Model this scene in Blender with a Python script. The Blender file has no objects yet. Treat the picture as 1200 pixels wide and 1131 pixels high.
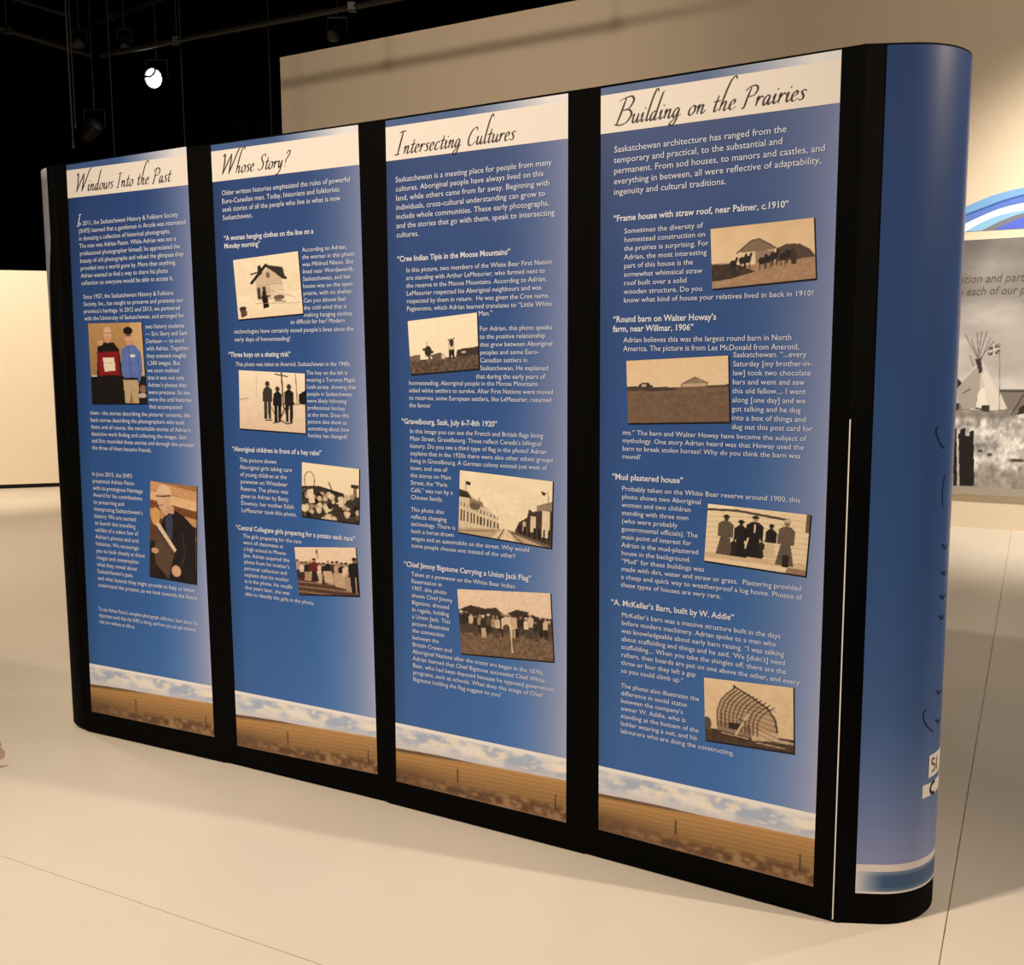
import bpy, bmesh, math, random
import numpy as np
from mathutils import Vector, Matrix

sc = bpy.context.scene
COL = sc.collection
R = math.radians

# ------------------------------------------------------------------ camera
F_PX, PITCH, ROLL, CAM_H = 1177.52, 0.119925, -0.004913, 1.49901
cam_data = bpy.data.cameras.new('camera')
cam_data.sensor_width = 36.0
cam_data.lens = 36.0 * F_PX / 1200.0
cam_data.clip_start = 0.05
cam = bpy.data.objects.new('camera', cam_data)
COL.objects.link(cam)
cam.matrix_world = (Matrix.Translation((0, 0, CAM_H)) @ Matrix.Rotation(math.pi/2 - PITCH, 4, 'X')
                    @ Matrix.Rotation(ROLL, 4, 'Z'))
sc.camera = cam

# ------------------------------------------------------------------ world, exposure
world = bpy.data.worlds.new('world')
sc.world = world
world.use_nodes = True
bg = world.node_tree.nodes['Background']
bg.inputs[0].default_value = (1.0, 0.85, 0.7, 1)
bg.inputs[1].default_value = 0.02
vs = sc.view_settings
vs.view_transform = 'Standard'
vs.look = 'None'
vs.exposure = 0.45
vs.gamma = 1.0
vs.use_curve_mapping = False

# ------------------------------------------------------------------ lamps on the hall's lighting grid, with added wall fills
WARM = (1.0, 0.82, 0.63)
def spot(name, loc, aim, power, angle=60, blend=0.6, rad=0.06, col=WARM):
    l = bpy.data.lights.new(name, 'SPOT')
    l.energy = power; l.color = col; l.spot_size = R(angle); l.spot_blend = blend
    l.shadow_soft_size = rad
    o = bpy.data.objects.new(name, l)
    COL.objects.link(o)
    o.location = loc
    o.rotation_euler = (Vector(aim) - Vector(loc)).to_track_quat('-Z', 'Y').to_euler()
    return o
spot('key_spot_lamp', (-2.9, 0.95, 5.2), (-0.25, 3.0, 1.1), 540, 74, 0.9, 0.07)
spot('front_spot_lamp', (-4.6, 0.0, 5.4), (-0.1, 2.4, 0.2), 660, 56, 0.9, 0.1)
spot('side_spot_lamp', (4.4, 1.25, 4.3), (-2.0, 2.2, 0.0), 520, 58, 0.9, 0.06)
spot('rear_spot_lamp', (5.2, 4.15, 5.2), (-4.0, 5.5, 0.0), 240, 100, 0.8, 0.06)
spot('mural_wash_lamp', (4.0, 5.4, 5.4), (5.1, 8.4, 1.2), 1300, 68, 1.0, 0.2, (1.0, 0.89, 0.74))
spot('wall_fill_lamp', (-2.5, 3.5, 5.8), (-1.4, 11.6, 4.4), 640, 66, 1.0, 0.35)  # added fill, stands in for even ambient light on the back wall
spot('wall_fill_lamp', (3.6, 2.0, 5.8), (3.6, 9.2, 4.6), 450, 60, 1.0, 0.35)  # second added fill for the right half of the same wall
spot('partition_spot_lamp', (-6.6, 8.0, 5.2), (-6.2, 12.0, 1.2), 1150, 60, 0.8, 0.1)
spot('left_floor_lamp', (-5.2, 7.0, 5.2), (-3.6, 7.4, 0.0), 530, 90, 0.9, 0.2)

# ------------------------------------------------------------------ helpers
def lin(c):
    c = np.asarray(c, float)
    if c.max() > 1.0001: c = c / 255.0
    return np.where(c <= 0.04045, c/12.92, ((c+0.055)/1.055)**2.4)

def material(name, col, rough=0.5, spec=0.5, metal=0.0, bump=None, var=None, emit=None):
    """col is sRGB 0-255; var=(scale, amount) procedural colour wear; bump=(scale, strength)"""
    m = bpy.data.materials.new(name); m.use_nodes = True
    nt = m.node_tree; b = nt.nodes['Principled BSDF']
    lc = lin(col)
    b.inputs['Base Color'].default_value = (*lc, 1)
    b.inputs['Roughness'].default_value = rough
    b.inputs['Specular IOR Level'].default_value = spec
    b.inputs['Metallic'].default_value = metal
    tc = nt.nodes.new('ShaderNodeTexCoord')
    if var:
        n = nt.nodes.new('ShaderNodeTexNoise'); n.inputs['Scale'].default_value = var[0]; n.inputs['Detail'].default_value = 6
        nt.links.new(tc.outputs['Object'], n.inputs['Vector'])
        r = nt.nodes.new('ShaderNodeValToRGB')
        r.color_ramp.elements[0].position = 0.3; r.color_ramp.elements[1].position = 0.72
        r.color_ramp.elements[0].color = (*(lc*(1-var[1])), 1)
        r.color_ramp.elements[1].color = (*np.clip(lc*(1+var[1]), 0, 1), 1)
        nt.links.new(n.outputs['Fac'], r.inputs['Fac']); nt.links.new(r.outputs['Color'], b.inputs['Base Color'])
    if bump:
        n = nt.nodes.new('ShaderNodeTexNoise'); n.inputs['Scale'].default_value = bump[0]; n.inputs['Detail'].default_value = 4
        nt.links.new(tc.outputs['Object'], n.inputs['Vector'])
        bp = nt.nodes.new('ShaderNodeBump'); bp.inputs['Strength'].default_value = bump[1]; bp.inputs['Distance'].default_value = 0.01
        nt.links.new(n.outputs['Fac'], bp.inputs['Height']); nt.links.new(bp.outputs['Normal'], b.inputs['Normal'])
    if emit:
        b.inputs['Emission Color'].default_value = (*lin(emit[0]), 1); b.inputs['Emission Strength'].default_value = emit[1]
    return m

def print_material(name, rough=0.5, spec=0.35):
    """ink on a laminated sheet: colour comes from the sheet's own colour attribute"""
    m = bpy.data.materials.new(name); m.use_nodes = True
    nt = m.node_tree; b = nt.nodes['Principled BSDF']
    a = nt.nodes.new('ShaderNodeVertexColor'); a.layer_name = 'ink'
    nt.links.new(a.outputs['Color'], b.inputs['Base Color'])
    b.inputs['Roughness'].default_value = rough
    b.inputs['Specular IOR Level'].default_value = spec
    return m

M = {
    'black': material('black_fabric_sheet', (4, 4, 4), 0.8, 0.06),
    'blackrim': material('black_plastic_rim', (8, 8, 8), 0.4, 0.3),
    'ink': print_material('printed_laminate', 0.42, 0.4),
    'capink': print_material('glossy_cap_laminate', 0.36, 0.75),
    'photo': print_material('photo_print', 0.5, 0.3),
    'mural': print_material('mural_print', 0.6, 0.2),
    'white': material('white_letter_ink', (224, 232, 252), 0.5, 0.3),
    'cream': material('cream_header_stock', (238, 233, 228), 0.5, 0.3),
    'script': material('dark_script_ink', (58, 48, 48), 0.5, 0.3),
    'navyink': material('navy_script_ink', (22, 30, 56), 0.5, 0.3),
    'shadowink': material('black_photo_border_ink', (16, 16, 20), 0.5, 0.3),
    'edge': material('white_sheet_edge', (245, 243, 240), 0.5, 0.3),
    'floor': material('sealed_concrete', (226, 217, 203), 0.34, 0.35, var=(0.9, 0.06), bump=(35, 0.03)),
    'joint': material('joint_filler', (172, 152, 128), 0.8, 0.2, var=(9, 0.45)),
    'wall': material('painted_partition', (230, 214, 192), 0.75, 0.2, var=(0.6, 0.03)),
    'partition': material('white_partition', (240, 228, 206), 0.7, 0.2, var=(0.8, 0.02)),
    'darkwall': material('dark_hall_wall', (20, 17, 14), 0.9, 0.1),
    'ceiling': material('black_ceiling', (6, 6, 6), 0.95, 0.05),
    'pipe': material('dark_steel_pipe', (44, 42, 40), 0.45, 0.4, 0.6),
    'fixture': material('black_lamp_housing', (18, 17, 17), 0.45, 0.4),
    'lens': material('lit_lamp_lens', (255, 250, 240), 0.4, 0.3, emit=((255, 247, 232), 14.0)),
    'greyframe': material('grey_mural_frame', (168, 160, 148), 0.6, 0.3),
    'crest': material('brown_crest_ink', (120, 92, 40), 0.5, 0.3),
    'mural_text': material('grey_mural_ink', (92, 84, 80), 0.6, 0.2),
    'floormark': material('brown_floor_mark', (186, 158, 136), 0.7, 0.2),
}

def mesh_obj(name, verts, faces, mat, parent=None, smooth=False):
    me = bpy.data.meshes.new(name)
    me.from_pydata([tuple(v) for v in verts], [], faces)
    me.materials.append(mat)
    if smooth:
        me.polygons.foreach_set('use_smooth', [True]*len(me.polygons))
    me.update()
    o = bpy.data.objects.new(name, me)
    COL.objects.link(o)
    if parent: o.parent = parent
    return o

def grid_obj(name, pts, colors, mat, parent=None, smooth=True):
    """pts: (h, w, 3) array, row 0 at the top; colors sRGB (h, w, 3)"""
    h, w = pts.shape[:2]
    idx = np.arange(h*w).reshape(h, w)
    f = np.stack([idx[1:, :-1], idx[1:, 1:], idx[:-1, 1:], idx[:-1, :-1]], -1).reshape(-1, 4)
    o = mesh_obj(name, pts.reshape(-1, 3).tolist(), f.tolist(), mat, parent, smooth)
    if colors is not None:
        a = o.data.color_attributes.new('ink', 'FLOAT_COLOR', 'POINT')
        lc = np.ones((h*w, 4)); lc[:, :3] = lin(np.clip(colors, 0, 255)/255.0).reshape(-1, 3)
        a.data.foreach_set('color', lc.ravel())
    return o

def box(bm, lo, hi, mtx=None):
    v = [bm.verts.new((x, y, z)) for x in (lo[0], hi[0]) for y in (lo[1], hi[1]) for z in (lo[2], hi[2])]
    for f in ((0,1,3,2),(4,6,7,5),(0,4,5,1),(2,3,7,6),(0,2,6,4),(1,5,7,3)):
        bm.faces.new([v[i] for i in f])
    if mtx:
        bmesh.ops.transform(bm, matrix=mtx, verts=v)
    return v

def tube(bm, a, b, r, seg=8):
    a, b = Vector(a), Vector(b); d = b - a
    q = d.to_track_quat('Z', 'Y').to_matrix().to_4x4()
    bmesh.ops.create_cone(bm, cap_ends=True, segments=seg, radius1=r, radius2=r, depth=d.length,
                          matrix=Matrix.Translation((a+b)/2) @ q)

def bm_obj(name, bm, mat, parent=None, bevel=0.0, smooth=False):
    bmesh.ops.recalc_face_normals(bm, faces=bm.faces)
    if bevel:
        bmesh.ops.bevel(bm, geom=list(bm.edges), offset=bevel, segments=2, affect='EDGES', profile=0.5)
    me = bpy.data.meshes.new(name); bm.to_mesh(me); bm.free()
    me.materials.append(mat)
    if smooth: me.polygons.foreach_set('use_smooth', [True]*len(me.polygons))
    o = bpy.data.objects.new(name, me); COL.objects.link(o)
    if parent: o.parent = parent
    return o

def thing(name, loc, label, cat, group=None):
    o = bpy.data.objects.new(name, None); COL.objects.link(o); o.location = loc
    o.empty_display_size = 0.1
    o['label'] = label; o['category'] = cat
    if group: o['group'] = group
    return o

def structure(o, label=None):
    o['kind'] = 'structure'
    if label: o['label'] = label
    return o

# pixel -> ray, floor point, point on a vertical plane
def ray(x, y):
    X, Y = x - 600.0, y - 565.5
    c, s = math.cos(ROLL), math.sin(ROLL)
    X, Y = c*X + s*Y, -s*X + c*Y
    u = -Y/F_PX
    return np.array([X/F_PX, math.cos(PITCH) + u*math.sin(PITCH), -math.sin(PITCH) + u*math.cos(PITCH)])
def at_height(x, y, z=0.0):
    r = ray(x, y); t = (z - CAM_H)/r[2]
    return np.array([0, 0, CAM_H]) + t*r
def on_plane(x, y, a, b):
    r = ray(x, y); n = np.array([-(b-a)[1], (b-a)[0]])
    t = (n @ a)/(n @ r[:2])
    return np.array([0, 0, CAM_H]) + t*r

# ------------------------------------------------------------------ the hall
# concrete slabs: two saw-cut joints meet the frame, parallel and square to the display
ang = R(-27.6)
d_ = np.array([math.cos(ang), math.sin(ang)]); n_ = np.array([-d_[1], d_[0]])
pB = float(d_ @ at_height(1165, 745)[:2]); qA = float(n_ @ (at_height(20, 1007)[:2] + at_height(325, 1116)[:2])/2)
floor_o = mesh_obj('floor', [(-22, -14, -0.003), (22, -14, -0.003), (22, 26, -0.003), (-22, 26, -0.003)], [(0, 1, 2, 3)], M['joint'])
structure(floor_o, 'pale sealed concrete floor with saw-cut joints')
gap = 0.0016
S = 13.0
for i in (-1, 0):
    for j in (-1, 0, 1):
        p0, p1 = pB + i*S + gap, pB + (i+1)*S - gap
        q0, q1 = qA + j*S + gap, qA + (j+1)*S - gap
        bm = bmesh.new()
        vv = box(bm, (p0, q0, -0.0028), (p1, q1, 0.0))
        o = bm_obj('floor_slab', bm, M['floor'], floor_o)
        o.rotation_euler.z = ang

# big painted partition wall behind the display
wa = at_height(1111.8, 616.7)[:2]
wang = R(-28.6)
wd = np.array([math.cos(wang), math.sin(wang)])
wn = np.array([wd[1], -wd[0]])            # faces the camera
wl = on_plane(328, 66, wa, wa + wd)
wleft = float((wl[:2] - wa) @ wd); WTOP = 5.15
wall_root = bpy.data.objects.new('wall_back', None)
bm = bmesh.new(); box(bm, (wleft, 0, 0), (9.0, 0.22, WTOP))
wall_o = bm_obj('wall_back', bm, M['wall']); bpy.data.objects.remove(wall_root)
wall_o.location = (wa[0], wa[1], 0); wall_o.rotation_euler.z = wang
structure(wall_o, 'tall beige partition wall behind the display')
def wall_xz(x, y):
    p = on_plane(x, y, wa, wa + wd)
    return float((p[:2] - wa) @ wd), float(p[2])

# low white partition at the left
la, lb = at_height(0, 573)[:2], at_height(84, 570)[:2]
ld = (lb - la)/np.linalg.norm(lb - la)
bm = bmesh.new(); box(bm, (-4.0, 0, 0.05), (2.1, 0.12, 2.6))
part_o = bm_obj('wall_left_partition', bm, M['partition'])
part_o.location = (la[0], la[1], 0); part_o.rotation_euler.z = math.atan2(ld[1], ld[0])
structure(part_o, 'low white partition wall lit by a spot at the left')
bm = bmesh.new(); box(bm, (-4.0, 0.02, 0.0), (2.1, 0.10, 0.05))
bm_obj('base_rail', bm, M['blackrim'], part_o)

# dark shell of the hall
def slab(name, lo, hi, mat):
    bm = bmesh.new(); box(bm, lo, hi)
    return structure(bm_obj(name, bm, mat))
slab('ceiling', (-22, -14, 6.6), (22, 26, 6.8), M['ceiling'])
slab('wall_far', (-22, 22, 0), (22, 22.2, 6.6), M['darkwall'])
slab('wall_left', (-14, -14, 0), (-13.8, 22, 6.6), M['darkwall'])
slab('wall_right', (14, -14, 0), (14.2, 22, 6.6), M['darkwall'])
slab('wall_near', (-14, -13, 0), (14, -12.8, 6.6), M['darkwall'])

# ------------------------------------------------------------------ flat print painter (photographs, landscape strip, mural)
class Canvas:
    def __init__(s, w, h, col=(255, 255, 255), seed=1):
        s.w, s.h = w, h
        s.X, s.Y = np.meshgrid((np.arange(w)+.5)/w, (np.arange(h)+.5)/h)
        s.a = np.ones((h, w, 3))*np.array(col, float)
        s.rng = np.random.default_rng(seed)
    def put(s, m, col):
        m = np.clip(m, 0, 1)[..., None]
        s.a = s.a*(1-m) + np.array(col, float)*m
    def grad(s, c0, c1, y0=0, y1=1):
        t = np.clip((s.Y-y0)/(y1-y0), 0, 1)[..., None]
        s.a = np.where(((s.Y >= y0) & (s.Y <= y1))[..., None], np.array(c0)*(1-t)+np.array(c1)*t, s.a)
    def rect(s, x0, y0, x1, y1, col, op=1.0):
        s.put(op*((s.X >= x0) & (s.X <= x1) & (s.Y >= y0) & (s.Y <= y1)), col)
    def ell(s, x, y, rx, ry, col, op=1.0):
        d = ((s.X-x)/rx)**2 + ((s.Y-y)/ry)**2
        s.put(op*np.clip((1.15-d)/0.3, 0, 1), col)
    def poly(s, pts, col, op=1.0):
        ins = np.zeros_like(s.X, bool); n = len(pts)
        for i in range(n):
            (x0, y0), (x1, y1) = pts[i], pts[(i+1) % n]
            c = ((y0 > s.Y) != (y1 > s.Y))
            with np.errstate(divide='ignore', invalid='ignore'):
                ins ^= c & (s.X < (x1-x0)*(s.Y-y0)/((y1-y0) or 1e-9) + x0)
        s.put(op*ins, col)
    def line(s, pts, t, col, op=1.0):
        asp = s.h/s.w
        for (x0, y0), (x1, y1) in zip(pts[:-1], pts[1:]):
            dx, dy = x1-x0, (y1-y0)*asp
            L2 = dx*dx+dy*dy + 1e-12
            u = np.clip(((s.X-x0)*dx + (s.Y-y0)*asp*dy)/L2, 0, 1)
            d = np.hypot(s.X-x0-u*dx, (s.Y-y0)*asp-u*dy)
            s.put(op*np.clip((t-d)/(0.5/s.w)+0.5, 0, 1), col)
    def noise(s, cells_x, cells_y, octaves=3):
        out = np.zeros((s.h, s.w)); amp = 1.0; tot = 0
        for o in range(octaves):
            nx, ny = int(cells_x*2**o)+2, int(cells_y*2**o)+2
            g = s.rng.random((ny, nx))
            fx, fy = s.X*(nx-1.001), s.Y*(ny-1.001)
            ix, iy = fx.astype(int), fy.astype(int); fx, fy = fx-ix, fy-iy
            fx, fy = fx*fx*(3-2*fx), fy*fy*(3-2*fy)
            out += amp*((g[iy, ix]*(1-fx)+g[iy, ix+1]*fx)*(1-fy)+(g[iy+1, ix]*(1-fx)+g[iy+1, ix+1]*fx)*fy)
            tot += amp; amp *= 0.55
        return out/tot
    def grain(s, cx, cy, amt, y0=0, y1=1, octaves=3):
        n = (s.noise(cx, cy, octaves)-.5)*2*amt
        s.a = s.a + n[..., None]*((s.Y >= y0) & (s.Y <= y1))[..., None]
    def person(s, x, foot, h, coat, head=(215, 190, 160), hat=None, wide=1.0, skirt=None, legs=None):
        w = h*0.15*wide*s.h/s.w
        top = foot-h
        if skirt is not None:
            s.poly([(x-w*.55, top+h*.5), (x+w*.55, top+h*.5), (x+w*1.15, foot), (x-w*1.15, foot)], skirt)
        else:
            lc = legs if legs is not None else coat
            s.poly([(x-w*.8, top+h*.48), (x-w*.05, top+h*.48), (x-w*.12, foot), (x-w*.75, foot)], lc)
            s.poly([(x+w*.05, top+h*.48), (x+w*.8, top+h*.48), (x+w*.75, foot), (x+w*.12, foot)], lc)
        s.poly([(x-w*.35, top+h*.15), (x+w*.35, top+h*.15), (x+w*1.0, top+h*.23), (x+w*1.05, top+h*.55), (x-w*1.05, top+h*.55), (x-w*1.0, top+h*.23)], coat)
        s.ell(x, top+h*.08, h*.055*s.h/s.w, h*.075, head)
        if hat is not None:
            s.ell(x, top+h*.035, h*.06*s.h/s.w, h*.045, hat)
            s.rect(x-h*.085*s.h/s.w, top+h*.035, x+h*.085*s.h/s.w, top+h*.06, hat)

PAPER, DK, MID = (243, 230, 205), (34, 28, 26), (120, 100, 84)

def photo_award_pair():
    c = Canvas(96, 140, (176, 138, 92), 1)
    c.grad((186, 148, 100), (150, 112, 72))
    c.poly([(.78, 0), (1, 0), (1, .75), (.86, .75)], (205, 172, 126))
    c.rect(0, .66, .68, 1, (24, 20, 20)); c.rect(.02, .645, .2, .665, (200, 190, 180))
    c.ell(.95, .78, .14, .12, (30, 26, 26)); c.rect(.85, .78, 1, 1, (34, 28, 28)); c.ell(.93, .9, .08, .03, (190, 180, 170)); c.ell(.95, .82, .06, .05, (140, 110, 90))
    c.poly([(.16, .3), (.28, .24), (.46, .24), (.56, .33), (.6, .68), (.12, .68)], (26, 24, 24))
    c.ell(.36, .13, .075, .085, (222, 178, 150)); c.ell(.36, .2, .05, .05, (205, 160, 132))
    c.line([(.29, .125), (.43, .125)], .006, (60, 50, 50)); c.ell(.22, .245, .05, .035, (214, 168, 140))
    c.poly([(.14, .355), (.55, .35), (.56, .65), (.16, .655)], (104, 22, 28)); c.poly([(.16, .37), (.53, .365), (.54, .635), (.18, .64)], (134, 30, 36))
    c.poly([(.25, .43), (.46, .425), (.47, .59), (.27, .6)], (238, 226, 206)); c.line([(.3, .5), (.43, .497)], .004, (150, 130, 120))
    c.poly([(.6, .7), (.88, .7), (.86, .99), (.76, .99), (.73, .82), (.7, .99), (.62, .99)], (186, 166, 132))
    c.poly([(.6, .34), (.7, .28), (.84, .28), (.95, .36), (.96, .6), (.88, .76), (.84, .7), (.64, .7), (.58, .6)], (92, 118, 190))
    c.line([(.73, .3), (.75, .68)], .006, (70, 92, 160)); c.line([(.9, .4), (.9, .62), (.86, .72)], .008, (72, 96, 166))
    c.rect(.63, .68, .86, .705, (40, 30, 28)); c.ell(.8, .41, .05, .02, (220, 225, 240))
    c.ell(.74, .17, .07, .085, (214, 164, 132)); c.ell(.74, .105, .085, .05, (30, 22, 20)); c.line([(.68, .165), (.8, .165)], .006, (50, 40, 40)); c.rect(.7, .235, .79, .28, (205, 156, 126))
    c.grain(24, 34, 10)
    return c
def photo_suited_man():
    c = Canvas(96, 176, (160, 116, 78), 2)
    for y0, col in ((.0, (206, 160, 116)), (.1, (228, 190, 148)), (.2, (120, 78, 50)), (.28, (196, 150, 108)), (.36, (110, 70, 46))):
        c.poly([(.0, y0), (1, y0+.06), (1, y0+.16), (0, y0+.09)], col)
    c.rect(0, .4, .3, 1, (100, 66, 46)); c.ell(.12, .36, .1, .09, (214, 168, 110)); c.rect(0, .62, .2, 1, (48, 34, 30))
    c.poly([(.3, .36), (.5, .27), (.72, .32), (.98, .44), (1, 1), (.2, 1), (.16, .6)], (34, 30, 32))
    c.poly([(.34, .36), (.48, .29), (.5, .45), (.44, .72), (.36, .6)], (62, 66, 90))
    c.ell(.3, .12, .16, .1, (232, 196, 166)); c.poly([(.16, .12), (.44, .12), (.48, .26), (.36, .34), (.22, .28), (.15, .2)], (222, 180, 150))
    c.rect(.36, .24, .52, .31, (206, 164, 136)); c.line([(.14, .15), (.3, .145), (.44, .13)], .012, (40, 32, 32)); c.line([(.2, .245), (.28, .235)], .008, (150, 96, 84))
    c.poly([(.12, .44), (.2, .42), (.58, .68), (.54, .71)], (226, 204, 172)); c.poly([(.12, .46), (.54, .71), (.42, 1), (.12, .84)], (92, 72, 62))
    c.ell(.58, .9, .1, .06, (222, 176, 146)); c.ell(.12, .72, .08, .03, (206, 160, 132))
    c.line([(.7, .5), (.76, .72), (.66, .86)], .012, (60, 54, 56))
    c.grain(20, 36, 12)
    return c
def sepia(w, h, seed, top=(246, 233, 208), bot=(236, 218, 190)):
    c = Canvas(w, h, top, seed); c.grad(top, bot); return c
def photo_house():
    c = sepia(100, 100, 3)
    c.grad((248, 236, 214), (240, 222, 196), .62, 1)
    c.poly([(.32, .38), (.52, .2), (.72, .36), (.74, .72), (.34, .72)], (208, 188, 166))
    c.poly([(.54, .46), (.74, .5), (.76, .72), (.54, .72)], (226, 208, 186))
    c.line([(.26, .42), (.5, .155), (.78, .4)], .022, (34, 28, 28)); c.poly([(.5, .15), (.75, .22), (.78, .42), (.72, .4)], (52, 44, 42))
    c.poly([(.37, .16), (.42, .14), (.44, .28), (.38, .32)], (44, 34, 34)); c.line([(.26, .28), (.4, .25)], .012, (50, 42, 40))
    for k in range(5): c.line([(.36, .42+k*.055), (.72, .42+k*.055)], .003, (186, 166, 146))
    c.ell(.52, .32, .03, .05, (120, 100, 90)); c.rect(.33, .5, .39, .7, (150, 130, 116)); c.rect(.345, .52, .375, .68, (70, 60, 56))
    c.rect(.42, .5, .47, .6, (60, 50, 48)); c.poly([(.6, .56), (.86, .66), (.82, .7), (.6, .66)], (240, 226, 206)); c.line([(.55, .58), (.9, .72)], .003, (150, 130, 116))
    c.poly([(.4, .64), (.48, .64), (.5, .84), (.41, .86)], (20, 16, 16)); c.ell(.44, .61, .035, .04, (40, 32, 30)); c.line([(.36, .68), (.52, .66)], .012, (46, 38, 36))
    c.ell(.66, .7, .08, .045, (110, 92, 80)); c.line([(.6, .75), (.74, .77)], .008, (90, 74, 66)); c.line([(.3, .76), (.98, .82)], .004, (160, 138, 120))
    c.poly([(.04, .84), (.14, .8), (.15, .94), (.06, .98)], (92, 72, 58)); c.ell(.09, .82, .055, .03, (60, 48, 40))
    c.grain(24, 24, 9); return c
def photo_rink():
    c = sepia(104, 100, 4, (250, 236, 214), (226, 204, 182))
    c.line([(.27, .08), (.27, .46)], .004, (190, 170, 150)); c.line([(.02, .5), (.14, .47)], .008, (170, 150, 134))
    c.line([(.65, 0), (.68, .6)], .010, (40, 34, 32)); c.line([(.56, .04), (.74, .07)], .009, (50, 42, 40)); c.line([(.86, .02), (.88, .5)], .006, (120, 104, 94))
    c.poly([(.9, .36), (1, .28), (1, .52), (.9, .52)], (26, 22, 22)); c.rect(.8, .5, .92, .54, (190, 170, 150))
    for x, f, h, col in ((.44, .8, .64, (62, 54, 50)), (.59, .84, .6, (26, 22, 22)), (.76, .83, .64, (30, 26, 26))):
        c.person(x, f, h, col, (60, 50, 44), wide=.75)
    c.line([(.5, .6), (.56, .76)], .006, (90, 76, 66)); c.line([(.7, .6), (.62, .8), (.72, .86), (.8, .84)], .010, (70, 58, 52)); c.line([(.4, .82), (.5, .82)], .008, (60, 50, 46)); c.line([(.53, .86), (.6, .84)], .01, (50, 42, 40))
    c.grain(12, 20, 8, .5); c.grain(30, 30, 6); return c
def photo_hay_rake():
    c = sepia(100, 96, 5, (250, 236, 208), (240, 222, 192))
    c.poly([(0, .44), (.3, .4), (.62, .5), (1, .52), (1, 1), (0, 1)], (62, 52, 46))
    for k in range(26):
        a0, a1 = 2*math.pi*k/26, 2*math.pi*(k+1)/26
        c.line([(.14+.09*math.cos(a0), .32+.16*math.sin(a0)), (.14+.09*math.cos(a1), .32+.16*math.sin(a1))], .006, (60, 50, 46))
    c.line([(.3, .42), (.72, .5)], .018, (40, 34, 30)); c.line([(.48, .32), (.54, .46)], .010, (70, 60, 54)); c.rect(.86, .3, .99, .36, (60, 50, 44)); c.rect(.9, .36, .96, .52, (130, 112, 98))
    rng = random.Random(7)
    for k in range(60):
        x, y = rng.random(), .5+.5*rng.random(); v = rng.choice([(226, 208, 180), (176, 154, 130), (28, 24, 22), (110, 92, 80), (240, 224, 198)])
        c.ell(x, y, .03+.03*rng.random(), .02+.05*rng.random(), v, .85)
    c.poly([(.1, .5), (.2, .46), (.24, .72), (.14, .74)], (234, 218, 192)); c.ell(.32, .6, .06, .07, (40, 32, 30)); c.ell(.32, .63, .04, .05, (220, 196, 168)); c.ell(.54, .7, .06, .06, (50, 42, 38))
    c.poly([(.64, .56), (.72, .54), (.74, .72), (.66, .74)], (230, 214, 190)); c.ell(.56, .66, .03, .04, (216, 192, 164)); c.ell(.8, .84, .06, .04, (226, 206, 178))
    c.grain(34, 34, 26, .45); return c
def photo_sack_race():
    c = sepia(104, 84, 6, (240, 218, 196), (232, 206, 182))
    c.poly([(0, .3), (1, .38), (1, 1), (0, 1)], (150, 122, 104))
    c.rect(0, .66, 1, 1, (96, 70, 58))
    for k in range(6): c.line([(0, .68+k*.05), (1, .76+k*.06)], .006, (170, 138, 118) if k % 2 else (60, 44, 38))
    rng = random.Random(3)
    for k in range(14):
        x = .03+k*.072; f = .64+.016*k*.9
        c.person(x, f+.06*rng.random(), .36+.06*rng.random()+.012*k, rng.choice([(226, 204, 182), (70, 50, 48), (190, 160, 140), (40, 32, 34)]), (176, 140, 120), hat=rng.choice([None, (60, 44, 42), (46, 36, 36)]), wide=.9, skirt=rng.choice([(206, 180, 156), (60, 46, 44), (180, 150, 128)]))
    c.poly([(.44, .5), (.58, .5), (.6, .78), (.46, .74)], (206, 180, 156)); c.poly([(.62, .54), (.76, .54), (.78, .86), (.63, .82)], (196, 168, 146)); c.poly([(.8, .56), (.95, .58), (.97, .95), (.8, .9)], (176, 148, 128))
    c.person(.3, .72, .48, (110, 34, 40), (180, 146, 124), hat=(50, 36, 36), skirt=(46, 32, 34)); c.person(.96, .94, .72, (30, 26, 28), (120, 96, 84), hat=(30, 26, 26), wide=1.2)
    c.line([(.36, .06), (.38, .24)], .006, (120, 100, 90)); c.ell(.365, .1, .02, .04, (130, 108, 96)); c.grain(40, 30, 12); return c
def photo_prairie_two():
    c = sepia(100, 82, 7, (252, 242, 218), (250, 238, 212))
    c.poly([(0, .66), (.16, .64), (.16, .76), (0, .78)], (120, 104, 92)); c.poly([(.3, .68), (.46, .64), (.54, .74), (.36, .76)], (104, 88, 78)); c.poly([(.7, .62), (1, .6), (1, .76), (.68, .76)], (64, 54, 48)); c.rect(.76, .66, .82, .69, (200, 184, 164))
    c.rect(0, .74, 1, 1, (98, 80, 70)); c.grain(34, 20, 40, .74)
    c.ell(.28, .6, .05, .1, (40, 34, 32)); c.line([(.22, .56), (.34, .62)], .02, (60, 50, 46)); c.line([(.27, .42), (.26, .52)], .006, (150, 130, 116)); c.line([(.28, .66), (.3, .74)], .014, (70, 60, 54))
    c.person(.62, .77, .36, (226, 210, 186), (50, 42, 38), legs=(44, 38, 36), wide=1.1); c.poly([(.59, .46), (.66, .46), (.64, .56), (.61, .56)], (40, 34, 34)); c.line([(.58, .42), (.62, .5), (.66, .41)], .008, (60, 52, 48)); c.ell(.5, .72, .03, .05, (220, 204, 180))
    c.grain(30, 24, 6); return c
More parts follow.
